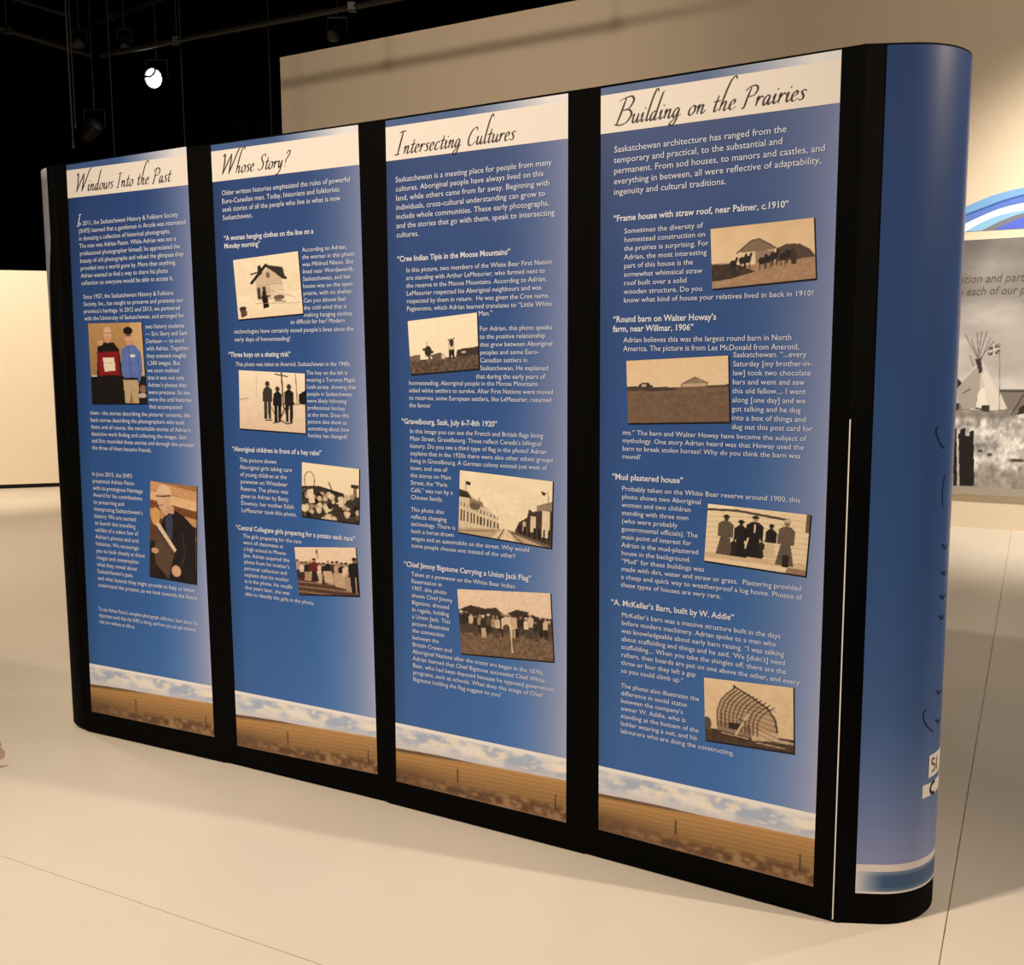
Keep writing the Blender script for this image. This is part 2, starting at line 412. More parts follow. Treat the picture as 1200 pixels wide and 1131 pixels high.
def photo_main_street():
    c = sepia(126, 92, 8, (250, 238, 210), (246, 230, 198))
    c.grain(6, 5, 10, 0, .8)
    c.poly([(0, .34), (.12, .36), (.26, .5), (.42, .66), (.46, .84), (0, .96)], (222, 206, 180))
    c.poly([(0, .30), (.1, .33), (.14, .42), (0, .42)], (60, 52, 46)); c.poly([(.12, .42), (.26, .46), (.28, .54), (.12, .52)], (150, 134, 116)); c.ell(.18, .54, .06, .06, (110, 94, 82))
    for k in range(12):
        x = .02+.037*k; c.rect(x, .62+.012*k, x+.016, .8+.004*k, (66, 56, 50)); c.rect(x, .5+.014*k, x+.012, .56+.013*k, (110, 96, 84))
    c.poly([(.62, .82), (.66, .68), (.74, .6), (.76, .46), (.8, .5), (.9, .44), (1, .4), (1, 1), (.62, .88)], (70, 58, 52)); c.poly([(.84, .4), (1, .3), (1, .44), (.84, .48)], (150, 134, 118)); c.rect(.9, .46, .98, .86, (232, 216, 190)); c.rect(.78, .56, .83, .8, (226, 208, 182)); c.rect(.7, .66, .73, .82, (204, 188, 164))
    for k in range(7): c.rect(.66+.05*k, .74, .68+.05*k, .9, (34, 28, 26))
    c.poly([(.44, .84), (.6, .84), (1, .98), (1, 1), (0, 1), (0, .92)], (196, 172, 146)); c.poly([(.48, .84), (.56, .84), (.62, 1), (.36, 1)], (232, 212, 184)); c.line([(.5, .84), (.44, 1)], .008, (130, 108, 92)); c.line([(.55, .84), (.7, 1)], .008, (120, 98, 84)); c.line([(.6, .86), (1, 1)], .012, (110, 92, 80)); c.line([(.4, .88), (0, .97)], .008, (150, 128, 110))
    c.poly([(.08, .16), (.13, .18), (.12, .23), (.07, .21)], (40, 34, 32)); c.line([(.07, .16), (.08, .34)], .003, (120, 106, 96)); c.poly([(.88, .17), (.93, .19), (.92, .24), (.89, .22)], (44, 38, 34)); c.line([(.95, .18), (.96, .34)], .003, (120, 106, 96)); c.line([(.22, .4), (.24, .5)], .004, (110, 96, 88))
    c.grain(40, 30, 14, .3); return c
def photo_parade():
    c = sepia(126, 92, 9, (238, 216, 194), (238, 214, 190))
    c.poly([(0, .32), (.14, .24), (.3, .28), (.42, .26), (.48, .34), (.56, .32), (.64, .27), (.76, .3), (.84, .36), (1, .38), (1, .7), (0, .7)], (64, 52, 44))
    c.rect(0, .64, 1, 1, (120, 98, 80)); c.grain(44, 30, 34, .6)
    rng = random.Random(11)
    for k in range(20):
        x = .02+.05*k+.02*rng.random()
        c.person(x, .66+.08*rng.random(), .3+.08*rng.random(), rng.choice([(212, 190, 166), (236, 216, 192), (90, 74, 64), (50, 42, 38), (170, 146, 124)]), (160, 130, 110), hat=rng.choice([None, (230, 212, 190), (50, 40, 36)]), wide=.75, legs=rng.choice([(40, 34, 30), (200, 178, 154), (80, 66, 58)]))
    c.person(.52, .78, .46, (226, 204, 180), (150, 120, 100), hat=(232, 216, 194), wide=.95, legs=(120, 98, 82)); c.ell(.52, .58, .04, .08, (90, 72, 64)); c.line([(.56, .36), (.57, .92)], .006, (236, 220, 196)); c.poly([(.56, .38), (.63, .4), (.64, .56), (.57, .54)], (206, 180, 156))
    c.grain(40, 30, 14); return c
def photo_straw_roof():
    c = sepia(130, 80, 10, (226, 198, 162), (236, 212, 180))
    c.grain(5, 4, 10)
    c.poly([(.64, .44), (.74, .38), (.86, .4), (.95, .5), (1, .62), (1, .68), (.64, .7)], (84, 68, 58))
    c.poly([(.26, .44), (.4, .27), (.48, .25), (.58, .34), (.65, .44), (.5, .46)], (132, 112, 92)); c.line([(.26, .45), (.4, .27), (.48, .25), (.64, .43)], .006, (80, 66, 56))
    c.poly([(.3, .46), (.44, .45), (.44, .72), (.3, .68)], (228, 208, 182)); c.poly([(.44, .45), (.62, .46), (.62, .7), (.44, .72)], (150, 128, 108))
    c.poly([(0, .58), (.2, .6), (.3, .66), (1, .64), (1, 1), (0, 1)], (168, 138, 112)); c.poly([(0, .6), (.24, .62), (.44, .78), (.2, .86), (0, .88)], (62, 48, 42)); c.grain(40, 20, 18, .62)
    for x, y in ((.22, .62), (.31, .58), (.36, .57), (.5, .62), (.56, .6), (.62, .56), (.7, .58), (.76, .55)):
        c.ell(x, y, .035, .06, (30, 24, 24)); c.line([(x+.02, y), (x+.04, y-.09)], .012, (34, 28, 26)); c.line([(x-.02, y+.04), (x-.02, y+.14)], .006, (36, 30, 28)); c.line([(x+.02, y+.04), (x+.02, y+.14)], .006, (36, 30, 28))
    c.person(.8, .72, .28, (60, 48, 42), (80, 64, 56)); return c
def photo_round_barn():
    c = sepia(124, 80, 11, (232, 206, 172), (238, 216, 186))
    c.poly([(0, .43), (.4, .45), (1, .44), (1, 1), (0, 1)], (118, 96, 80)); c.poly([(0, .41), (.5, .45), (.5, .5), (0, .49)], (76, 62, 54)); c.poly([(.8, .44), (1, .43), (1, .48), (.8, .48)], (88, 72, 62)); c.grain(30, 30, 14, .48)
    c.poly([(.54, .41), (.62, .36), (.68, .31), (.72, .36), (.8, .4), (.8, .45), (.54, .45)], (150, 130, 110)); c.rect(.56, .4, .78, .45, (196, 176, 150)); c.line([(.56, .4), (.68, .31), (.8, .4)], .006, (110, 92, 80))
    c.poly([(.12, .4), (.16, .36), (.22, .36), (.24, .4), (.24, .44), (.12, .44)], (60, 50, 46)); c.rect(.15, .39, .2, .42, (200, 180, 156)); c.line([(.2, .38), (.26, .42)], .006, (50, 42, 40)); c.grain(30, 20, 7); return c
def photo_five_people():
    c = sepia(130, 84, 12, (240, 222, 190), (236, 216, 184))
    for k in range(9):
        y = .12+.09*k; c.line([(0, y+.1), (.5, y+.02), (1, y)], .004, (206, 184, 152), .8)
    c.poly([(0, 0), (.3, .0), (.2, .09), (0, .07)], (250, 238, 214)); c.line([(0, .1), (.3, .07), (.55, .1), (.8, .13)], .012, (70, 58, 50)); c.rect(.96, 0, 1, .3, (110, 90, 76)); c.poly([(.84, .86), (1, .8), (1, 1), (.8, 1)], (150, 126, 104))
    c.poly([(0, .84), (1, .8), (1, .9), (0, .92)], (214, 190, 158))
    c.person(.2, .84, .68, (98, 86, 76), (70, 58, 50), hat=(46, 38, 34), wide=1.15, skirt=(94, 82, 72)); c.person(.35, .84, .62, (34, 30, 30), (60, 48, 42), hat=(24, 20, 20), wide=1.05, skirt=(30, 26, 26))
    c.person(.485, .82, .7, (30, 27, 28), (176, 146, 118), hat=(54, 44, 40), wide=1.2, skirt=(30, 26, 28)); c.rect(.478, .26, .492, .4, (226, 206, 178))
    c.person(.645, .79, .56, (34, 30, 30), (70, 56, 48), hat=(24, 20, 20), wide=1.0, skirt=(216, 196, 166)); c.person(.56, .8, .3, (50, 42, 38), (90, 72, 62), hat=(40, 34, 30), skirt=(46, 38, 36)); c.person(.29, .84, .3, (40, 34, 32), (80, 66, 56), skirt=(40, 34, 32))
    c.person(.79, .88, .76, (104, 92, 80), (130, 108, 90), hat=(206, 186, 158), wide=1.05, skirt=(100, 88, 78)); c.rect(.77, .7, .83, .9, (40, 34, 32))
    c.grain(36, 24, 9); return c
def photo_barn_frame():
    c = sepia(108, 88, 13, (232, 208, 176), (224, 198, 164))
    c.grain(5, 4, 10)
    c.rect(0, .8, 1, 1, (76, 60, 50)); c.poly([(.82, .82), (1, .84), (1, .88), (.8, .88)], (190, 166, 140)); c.ell(.03, .72, .05, .1, (90, 74, 64)); c.grain(30, 16, 18, .8)
    arch = [(.15, .74), (.15, .5), (.19, .34), (.26, .22), (.34, .13)]
    c.poly(arch + [(.5, .22), (.7, .36), (.78, .5), (.82, .66), (.82, .78), (.5, .76)], (186, 160, 132))
    c.poly([(.15, .66), (.54, .7), (.54, .86), (.15, .8)], (150, 126, 106)); c.poly([(.54, .72), (.82, .74), (.82, .86), (.54, .9)], (204, 180, 152))
    for k in range(11):
        t = k/10.0; ox, oy = .42*t, .22*t*(.4+.6*t)
        pts = [(x+ox+(.03*t), y+oy*(1.0-.6*(y-.13)/.6)) for x, y in arch]
        c.line(pts, .006, (70, 56, 48))
    for k in range(7):
        y = .3+.06*k; c.line([(.2-.008*k, y), (.5, y+.06), (.8, y+.1+.02*k)], .004, (96, 78, 66), .85)
    c.line([(.34, .13), (.36, .1), (.56, .24), (.72, .37), (.8, .54), (.82, .72)], .010, (52, 42, 38)); c.poly([(.33, .1), (.35, .06), (.38, .12)], (40, 32, 30))
    c.rect(.28, .66, .42, .76, (44, 36, 32)); c.line([(.5, .5), (.36, .84)], .012, (214, 192, 164)); c.line([(.54, .52), (.44, .88)], .010, (120, 100, 84)); c.line([(.4, .6), (.48, .62)], .006, (60, 48, 42))
    c.line([(.2, .84), (.5, .88)], .006, (206, 184, 158)); c.line([(.6, .92), (.9, .95)], .008, (180, 158, 132)); c.grain(36, 30, 12, .2); return c

def landscape():
    c = Canvas(190, 66, (188, 196, 214), 20)
    n = c.noise(9, 5, 4); n2 = c.noise(16, 9, 3)
    c.a = np.array((172, 190, 222))*(1-np.clip((n-.3)*3.2, 0, 1))[..., None] + np.array((242, 240, 242))*np.clip((n-.3)*3.2, 0, 1)[..., None]
    c.put(np.clip((n2-.5)*3.5, 0, .8)*((c.Y > .08) & (c.Y < .3)), (252, 244, 228))
    c.put(np.clip((c.Y-.24)/.16, 0, .75), (214, 214, 224))
    c.put(np.clip((.07-c.Y)/.02+.5, 0, 1), (244, 244, 248))
    hz = .43 + .0*c.X - .09*c.X
    g = np.clip((c.Y-hz)/.012, 0, 1)
    field = np.ones_like(c.a)*np.array((200, 154, 96))
    t = np.clip((c.Y-hz)/.55, 0, 1)
    furrow = .5+.5*np.sin((c.Y-hz)*95 + 3*c.noise(5, 3, 2))
    field = field*(1-.10*furrow[..., None])*(1-.30*t[..., None])
    c.a = c.a*(1-g[..., None]) + field*g[..., None]
    hill = np.clip((c.Y-(hz-.012*np.sin(c.X*7)))/.012, 0, 1)*np.clip((hz+.07*(1-c.X)-c.Y)/.03, 0, 1)*np.clip((.75-c.X)/.4, 0.25, 1)
    c.put(hill*.85, (86, 62, 42))
    dirt = np.clip((c.Y-(.74+.03*np.sin(c.X*5)))/.12, 0, 1)
    nn = c.noise(26, 9, 3)
    c.put(dirt*np.clip((nn-.38)*4, 0, .9), (92, 62, 44)); c.put(dirt*np.clip((.42-nn)*5, 0, .7), (176, 138, 110)); c.put(np.clip((c.Y-.95)/.05, 0, .6), (146, 118, 98))
    c.put(np.clip((.5-c.X)*1.4, 0, .6)*np.clip((c.Y-.6)/.2, 0, 1), (98, 72, 50))
    c.line([(.385, .56), (.385, .76)], .0032, (60, 42, 34)); c.line([(.94, .6), (.94, .82)], .0038, (54, 38, 32))
    return c

# ------------------------------------------------------------------ lettering
_tc = bpy.data.curves.new('lettering_source', 'FONT')
_to = bpy.data.objects.new('lettering_source', _tc)
COL.objects.link(_to)
_tc.resolution_u = 2
_cache = {}
def text_line(body, bold=0.0):
    """outline of one line of lettering at size 1 -> (verts Nx2, faces, width)"""
    key = (body, bold)
    if key not in _cache:
        _tc.body = body; _tc.size = 1.0; _tc.offset = bold
        dg = bpy.context.evaluated_depsgraph_get()
        ev = _to.evaluated_get(dg); me = ev.to_mesh()
        v = np.zeros(len(me.vertices)*3); me.vertices.foreach_get('co', v)
        v = v.reshape(-1, 3)[:, :2].copy()
        fs = [tuple(p.vertices) for p in me.polygons]
        ev.to_mesh_clear()
        _cache[key] = (v, fs, float(v[:, 0].max()) if len(v) else 0.0)
    return _cache[key]

GLYPH = {
 'i': (.2, [[(.0,.22),(.06,.36),(.05,.1),(.1,.0),(.2,.1)], [(.09,.52),(.12,.56)]]),
 'n': (.36, [[(.0,.24),(.06,.36),(.05,.18),(.04,.0)], [(.05,.16),(.16,.34),(.22,.3),(.2,.06),(.25,.0),(.36,.12)]]),
 'u': (.36, [[(.0,.26),(.05,.36),(.04,.1),(.1,.0),(.2,.12),(.24,.36)], [(.24,.36),(.23,.06),(.28,.0),(.36,.1)]]),
 'r': (.27, [[(.0,.24),(.06,.36),(.05,.18),(.04,.0)], [(.05,.16),(.15,.34),(.25,.31)]]),
 'e': (.28, [[(.03,.16),(.16,.22),(.19,.32),(.12,.37),(.03,.24),(.04,.06),(.12,.0),(.28,.1)]]),
 's': (.26, [[(.22,.33),(.13,.37),(.06,.3),(.16,.14),(.13,.02),(.0,.02)]]),
 'a': (.34, [[(.2,.32),(.12,.36),(.02,.2),(.05,.0),(.14,.06),(.22,.34)], [(.22,.34),(.2,.06),(.25,.0),(.34,.1)]]),
 'o': (.32, [[(.14,.36),(.03,.24),(.04,.04),(.14,.0),(.24,.14),(.22,.32),(.14,.36),(.3,.3)]]),
 'c': (.28, [[(.22,.3),(.15,.37),(.04,.24),(.04,.05),(.13,.0),(.27,.1)]]),
 'd': (.36, [[(.2,.32),(.12,.36),(.02,.2),(.05,.0),(.14,.06),(.22,.34)], [(.34,.98),(.28,.9),(.23,.5),(.2,.06),(.25,.0),(.36,.1)]]),
 'g': (.36, [[(.2,.32),(.12,.36),(.02,.2),(.05,.0),(.14,.06),(.22,.34)], [(.22,.34),(.2,-.08),(.1,-.3),(-.04,-.26),(.08,-.1),(.34,.1)]]),
 'h': (.38, [[(.42,.94),(.32,1.02),(.18,.86),(.08,.4),(.05,.0)], [(.05,.14),(.16,.34),(.23,.3),(.21,.06),(.26,.0),(.38,.1)]]),
 'l': (.2, [[(.3,.92),(.2,1.0),(.11,.75),(.06,.2),(.09,.0),(.2,.1)]]),
 't': (.24, [[(.13,.62),(.08,.2),(.1,.0),(.24,.1)], [(-.02,.38),(.1,.39),(.24,.41)]]),
 'w': (.5, [[(.0,.26),(.05,.36),(.04,.08),(.1,.0),(.2,.14),(.23,.36)], [(.23,.36),(.22,.08),(.28,.0),(.4,.16),(.4,.36),(.5,.3)]]),
 'y': (.34, [[(.0,.26),(.05,.36),(.05,.1),(.12,.02),(.22,.36)], [(.24,.36),(.2,-.05),(.08,-.3),(-.06,-.3)]]),
 '?': (.4, [[(.1,.72),(.22,.9),(.34,.8),(.24,.55),(.14,.4),(.14,.22)], [(.12,.02),(.14,.06)]]),
 'W': (.78, [[(-.04,.74),(.06,.84),(.1,.4),(.08,.0)], [(.08,.0),(.26,.45),(.42,.84)], [(.42,.84),(.44,.4),(.42,.0)], [(.42,.0),(.58,.45),(.76,.96),(.92,1.08)]]),
 'I': (.36, [[(.0,.8),(.1,.85),(.3,.87)], [(.17,.86),(.13,.4),(.1,.0)], [(-.04,.0),(.1,.0),(.18,.02)]]),
 'P': (.5, [[(.16,.85),(.1,.4),(.06,.0),(-.04,.0)], [(-.05,.7),(.1,.86),(.34,.88),(.44,.7),(.34,.48),(.12,.44)]]),
 'S': (.45, [[(.4,.72),(.32,.86),(.16,.8),(.14,.6),(.3,.36),(.26,.08),(.08,.0),(-.02,.1)]]),
 'C': (.52, [[(.46,.7),(.4,.86),(.2,.76),(.06,.4),(.1,.06),(.28,.0),(.5,.18)]]),
 'B': (.56, [[(.18,.85),(.12,.4),(.06,.0)], [(-.06,.78),(.12,.86),(.36,.9),(.46,.74),(.36,.52),(.16,.46)], [(.16,.46),(.38,.46),(.5,.28),(.38,.04),(.16,-.02),(-.02,.02)]]),
 ' ': (.26, []),
}
def catmull(p, n=6):
    p = [np.array(q, float) for q in p]
    if len(p) == 2: return [p[0], p[1]]
    e = [2*p[0]-p[1]] + p + [2*p[-1]-p[-2]]
    out = []
    for i in range(1, len(e)-2):
        for k in range(n):
            t = k/n
            out.append(.5*((2*e[i]) + (-e[i-1]+e[i+1])*t + (2*e[i-1]-5*e[i]+4*e[i+1]-e[i+2])*t*t + (-e[i-1]+3*e[i]-3*e[i+1]+e[i+2])*t**3))
    out.append(p[-1]); return out
def script_mesh(text, shear=.26, pen=.030, first=1.06):
    V, Fc = [], []
    x = 0.0
    for k, ch in enumerate(text):
        adv, strokes = GLYPH[ch]
        s = first if k == 0 else (.78 if ch.isupper() or ch == '?' else .86)
        tall = 1.28 if ch in 'hl' else (1.12 if ch == 'd' else 1.0)
        for st in strokes:
            pts = [np.array([q[0], q[1] if q[1] < .45 else .45 + (q[1]-.45)*tall*1.15]) for q in catmull(st)] if tall > 1 else catmull(st)
            L = []
            for i, p in enumerate(pts):
                a, b = pts[max(i-1, 0)], pts[min(i+1, len(pts)-1)]
                t = b-a; t = t/(np.linalg.norm(t)+1e-9); nn = np.array([-t[1], t[0]])
                th = math.atan2(t[1], t[0])
                hw = pen*(.28+.72*abs(math.sin(th-R(28))))*(1.15 if k == 0 else 1)
                if len(pts) > 3:
                    hw *= .55 + .45*min(1, 4*min(i, len(pts)-1-i)/len(pts))
                L.append((p*s + nn*hw, p*s - nn*hw))
            b0 = len(V)
            for a, b in L:
                for p in (a, b):
                    V.append((x + p[0] + shear*p[1], p[1]))
            for i in range(len(L)-1):
                Fc.append((b0+2*i, b0+2*i+1, b0+2*i+3, b0+2*i+2))
        x += adv*s
    return np.array(V), Fc, x

# ------------------------------------------------------------------ the display stand
# joints of the concave arc of panels, left to right, on the floor
JT = [np.array(p) for p in ((-1.7495, 3.9707), (-1.0862, 3.6342), (-0.4309, 3.2822), (0.2158, 2.915), (0.8538, 2.5326))]
TOP = 2.25
root = thing('pop_up_display', (-0.431, 3.45, 0), 'curved four-panel pop-up exhibit display, blue printed panels with black borders', 'display')
rx, ry = root.location.x, root.location.y

class Panel:
    def __init__(s, i, label, zbot):
        s.i = i; s.a, s.b = JT[i], JT[i+1]
        s.w = float(np.linalg.norm(s.b-s.a)); s.e = (s.b-s.a)/s.w
        bm = bmesh.new()
        box(bm, (0.0003, 0.0, zbot), (s.w-0.0003, 0.004, TOP+.005))
        s.o = bm_obj('graphic_panel', bm, M['black'], root)
        s.o.location = (s.a[0]-rx, s.a[1]-ry, 0); s.o.rotation_euler.z = math.atan2(s.e[1], s.e[0])
        s.o['label'] = label
    def uz(s, x, y):
        p = on_plane(x, y, s.a, s.b)
        return float((p[:2]-s.a) @ s.e), float(p[2])
    def quad(s, name, corners, off, mat, canvas=None, res=(2, 2), colors=None):
        """corners TL, TR, BL, BR in (u, z); lies off metres in front of the sheet"""
        if canvas is not None: res = (canvas.w, canvas.h); colors = canvas.a
        w, h = res
        U, V = np.meshgrid(np.linspace(0, 1, w), np.linspace(0, 1, h))
        c = [np.array(k) for k in corners]
        P = ((c[0]*(1-U[..., None]) + c[1]*U[..., None])*(1-V[..., None]) + (c[2]*(1-U[..., None]) + c[3]*U[..., None])*V[..., None])
        pts = np.stack([P[..., 0], np.full_like(U, -off), P[..., 1]], -1)
        return grid_obj(name, pts, colors, mat, s.o)
    def lettering(s, name, V, Fc, mat, off):
        return mesh_obj(name, [(a, -off, b) for a, b in V], Fc, mat, s.o)
    def block(s, lines, first, last, right, name='text_block', bold=0.0, size=None, mat=None):
        """lines of type; first/last: pixel of the first and last baseline's left end; right: (line, x, y) pixel of a line's right end"""
        u0, z0 = s.uz(*first)
        if last is None: u1, z1 = u0, z0
        else: u1, z1 = s.uz(*last)
        n = len(lines); lead = (z0-z1)/max(n-1, 1)
        sz = size if size else lead*0.86
        ur, _ = s.uz(right[1], right[2]); um = (u0+u1)/2
        sx = (ur-um)/text_line(lines[right[0]], bold)[2]
        V, Fc = [], []
        for k, ln in enumerate(lines):
            v, f, w = text_line(ln, bold)
            b = len(V)
            uu = u0 + (u1-u0)*k/max(n-1, 1)
            V += [(um + q[0]*sx, z0-k*lead + q[1]*sz) for q in v]
            Fc += [tuple(i+b for i in t) for t in f]
        return s.lettering(name, V, Fc, mat or M['white'], 0.0022)
    def heading(s, lines, first, right, last=None, size=None):
        return s.block(lines, first, last, (0,)+right, 'caption_heading', 0.018, size or s.hsize)
    def title(s, text, left, right):
        V, Fc, w = script_mesh(text)
        u0, z0 = s.uz(*left); u1, _ = s.uz(*right)
        w = V[:, 0].max(); k = (u1-u0)/w
        V = np.stack([u0 + V[:, 0]*k, z0 + V[:, 1]*s.title_h], -1)
        return s.lettering('title_lettering', V, Fc, M['script'], 0.0022)
    def photo(s, fn, tl, tr, br, bl, label):
        c = [np.array(s.uz(*p)) for p in (tl, tr, bl, br)]
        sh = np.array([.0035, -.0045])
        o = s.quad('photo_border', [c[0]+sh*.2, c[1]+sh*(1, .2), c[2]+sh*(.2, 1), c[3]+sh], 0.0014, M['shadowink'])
        p = s.quad('archival_photo', c, 0.0019, M['photo'], fn())
        p['label'] = label
        return p

def sky_print(p):
    """blue printed sheet: deep blue at upper left, paler towards its right margin"""
    w, h = 40, 90
    U, V = np.meshgrid(np.linspace(0, 1, w), np.linspace(0, 1, h))
    c0 = np.array((40, 62, 118.)); c1 = np.array((58, 115, 195.))
    t = np.clip(0.15 + 0.75*V + .22*np.exp(-((U-.68)/.22)**2)*V, 0, 1)[..., None]
    a = c0*(1-t) + c1*t
    r = (np.clip((U-.58)/.42, 0, 1)**1.7*(.46+.36*V))[..., None]
    a = a*(1-r) + np.array((196, 196, 230.))*r
    a = a*(1-(.12*np.clip((.12-U)/.12, 0, 1))[..., None])
    return (w, h), a
def top_strip():
    w = 40; U = np.linspace(0, 1, w)
    a = np.array((66, 96, 150.))[None]*(1-np.clip((U-.45)/.45, 0, 1)[:, None]) + np.array((226, 230, 238.))[None]*np.clip((U-.45)/.45, 0, 1)[:, None]
    return np.stack([a, a], 0)
LAND = landscape()
CORN = [((78,193.6),(218.5,172),(107.7,833.7),(251.3,863.6)), ((247.4,170.4),(419.8,146.3),(278.4,873.8),(442.7,907.5)),
        ((452,141.7),(666,109.4),(464.8,915.5),(663.5,964)), ((704.4,103.8),(986.5,58.2),(701.6,972),(953,1039))]
LABELS = ['far left panel with two colour photographs under the title Windows Into the Past',
          'panel titled Whose Story with four sepia photographs', 'panel titled Intersecting Cultures with three sepia photographs',
          'near right panel titled Building on the Prairies with four sepia photographs']
PAN = []
for i in range(4):
    p = Panel(i, LABELS[i], (.004, .011, .003, .008)[i])
    p.hsize = .0245; p.title_h = .074
    c = [np.array(p.uz(*q)) for q in CORN[i]]
    def mix(z, c=c):
        # left and right margin points of the print at height z
        tl = (c[0][1]-z)/(c[0][1]-c[2][1]); tr = (c[1][1]-z)/(c[1][1]-c[3][1])
        return np.array([c[0][0]*(1-tl)+c[2][0]*tl, z]), np.array([c[1][0]*(1-tr)+c[3][0]*tr, z])
    res, colr = sky_print(p)
    p.quad('sky_print', c, 0.0006, M['ink'], res=res, colors=colr)['label'] = 'blue printed background sheet'
    hl, hr = mix(2.2285); kl, kr = mix(2.1255)
    p.quad('top_strip', [c[0], c[1], hl, hr], 0.0010, M['ink'], res=(40, 2), colors=top_strip())
    p.quad('header_band', [hl, hr, kl, kr], 0.0012, M['cream'])['label'] = 'cream title band'
    ll, lr = mix(.2945)
    p.quad('landscape_print', [ll, lr, c[2], c[3]], 0.0012, M['ink'], LAND)['label'] = 'printed strip of clouds above a ploughed field'
    PAN.append(p)
P1, P2, P3, P4 = PAN

# --- Windows Into the Past
P1.title('Windows Into the Past', (88.6, 225.3), (202, 210.7))
P1.block(['In 2011, the Saskatchewan History & Folklore Society', '(SHFS) learned that a gentleman in Arcola was interested',
          'in donating a collection of historical photographs.', 'The man was Adrian Paton. While Adrian was not a',
          'professional photographer himself, he appreciated the', 'beauty of old photographs and valued the glimpses they',
          'provided into a world gone by. More than anything,', 'Adrian wanted to find a way to share his photo',
          'collection so everyone would be able to access it.'], (91.7, 264.9), (96.4, 334.3), (5, 215.7, 298.5))
P1.block(['Since 1957, the Saskatchewan History & Folklore', 'Society, Inc., has sought to preserve and promote our',
          'province\u2019s heritage. In 2012 and 2013, we partnered', 'with the University of Saskatchewan, and arranged for'],
         (97.8, 350.5), (99.8, 375.7), (3, 216.3, 370.2))
P1.block(['two history students', '\u2014 Eric Story and Sam', 'Derksen \u2014 to work', 'with Adrian. Together,', 'they scanned roughly',
          '1,300 images. But,', 'we soon realized', 'that it was not only', 'Adrian\u2019s photos that', 'were precious. So too',
          'were the oral histories', 'that accompanied'], (170.5, 385.2), (175.8, 478.8), (10, 225, 469.7))
P1.block(['them - the stories describing the pictures\u2019 contents, the', 'back stories describing the photographers who took',
          'them, and of course, the remarkable stories of Adrian\u2019s', 'detective work finding and collecting the images. Sam',
          'and Eric recorded these stories and through this process', 'the three of them became friends.'],
         (106.2, 486), (108.7, 526.7), (4, 227.7, 523))
P1.block(['In June 2015, the SHFS', 'presented Adrian Paton', 'with its prestigious Heritage', 'Award for his contributions', 'to preserving and',
          'interpreting Saskatchewan\u2019s', 'history. We are excited', 'to launch this travelling', 'exhibit of a select few of', 'Adrian\u2019s photos and oral',
          'histories. We encourage', 'you to look closely at these', 'images and contemplate', 'what they reveal about', 'Saskatchewan\u2019s past,',
          'and what lessons they might provide to help us better', 'understand the present, as we look towards the future.'],
         (109.1, 557.4), (115.1, 687.3), (15, 229.4, 692.7))
P1.block(['To see Adrian Paton\u2019s complete photograph collection, learn about the', 'important work that the SHFS is doing, and how you can get involved',
          'visit our website at shfs.ca'], (116.6, 715.3), (116.6, 730), (0, 232.4, 733))
P1.photo(photo_award_pair, (103.6, 379.2), (166, 377.7), (172.3, 472.7), (108.7, 472.7), 'colour photo of two men with a framed certificate')
P1.photo(photo_suited_man, (176.7, 563.5), (230.9, 570), (230.3, 684.3), (175.8, 674.7), 'colour photo of a bald man in a dark suit')
# large initial of the first paragraph
V, Fc, w_ = script_mesh('I', first=1.0, pen=.05)
u0, z0 = P1.uz(91.0, 265.5)
P1.lettering('initial_letter', np.stack([u0 + V[:, 0]*.05, z0 + V[:, 1]*.05], -1), Fc, M['white'], .0024)

# --- Whose Story?
P2.title('Whose Story?', (259.3, 204.9), (341.7, 195.2))
P2.block(['Older written histories emphasized the roles of powerful', 'Euro-Canadian men. Today, historians and folklorists',
          'seek stories of all the people who live in what is now', 'Saskatchewan.'], (260.3, 229.3), (261.4, 258.2), (0, 410.5, 213.5))
P2.heading(['\u201cA woman hanging clothes on the line on a', 'Monday morning\u201d'], (262.8, 282.2), (367.8, 275.7), (263.4, 291.4))
P2.block(['According to Adrian,', 'the woman in this photo', 'was Mildred Nixon. She', 'lived near Wordsworth,', 'Saskatchewan, and her', 'house was on the open',
          'prairie, with no shelter.', 'Can you almost feel', 'the cold wind that is', 'making hanging clothes'], (352.5, 295.5), (358.6, 371.4), (9, 413.3, 369.7))
P2.block(['so difficult for her? Modern'], (340.8, 379.8), None, (0, 404.5, 379.1), size=.0215)
P2.block(['technologies have certainly eased people\u2019s lives since the', 'early days of homesteading!'], (275, 391), (275.4, 400.3), (0, 414.7, 388.6), size=.0215)
P2.photo(photo_house, (273.6, 305), (349.5, 294.5), (355.6, 367.3), (280, 374.4), 'sepia photo of a gabled house with a woman in the yard')
P2.heading(['\u201cThree boys on a skating rink\u201d'], (268.3, 418.4), (341.1, 418.7))
P2.block(['This photo was taken at Aneroid, Saskatchewan in the 1940s.'], (276.8, 429.3), None, (0, 411.5, 430.4), size=.0215)
P2.block(['The boy on the left is', 'wearing a Toronto Maple', 'Leafs jersey, showing that', 'people in Saskatchewan', 'were likely following', 'professional hockey',
          'at the time. Does this', 'picture also show us', 'something about how', 'hockey has changed?'], (360.2, 439.2), (361.1, 512.4), (2, 417.7, 456.9))
P2.photo(photo_rink, (280.3, 433.9), (357.6, 437.8), (358.5, 507.7), (281.6, 502), 'sepia photo of three boys standing on ice')
P2.heading(['\u201cAboriginal children in front of a hay rake\u201d'], (272.6, 528.5), (377.3, 534.1))
P2.block(['This picture shows', 'Aboriginal girls taking care', 'of young children at the', 'powwow on Whitebear', 'Reserve. The photo was', 'given to Adrian by Betty',
          'Downey, her mother Edith', 'LeMesurier took this photo.'], (281.5, 541.2), (283.2, 599.9), (7, 348.1, 603.1))
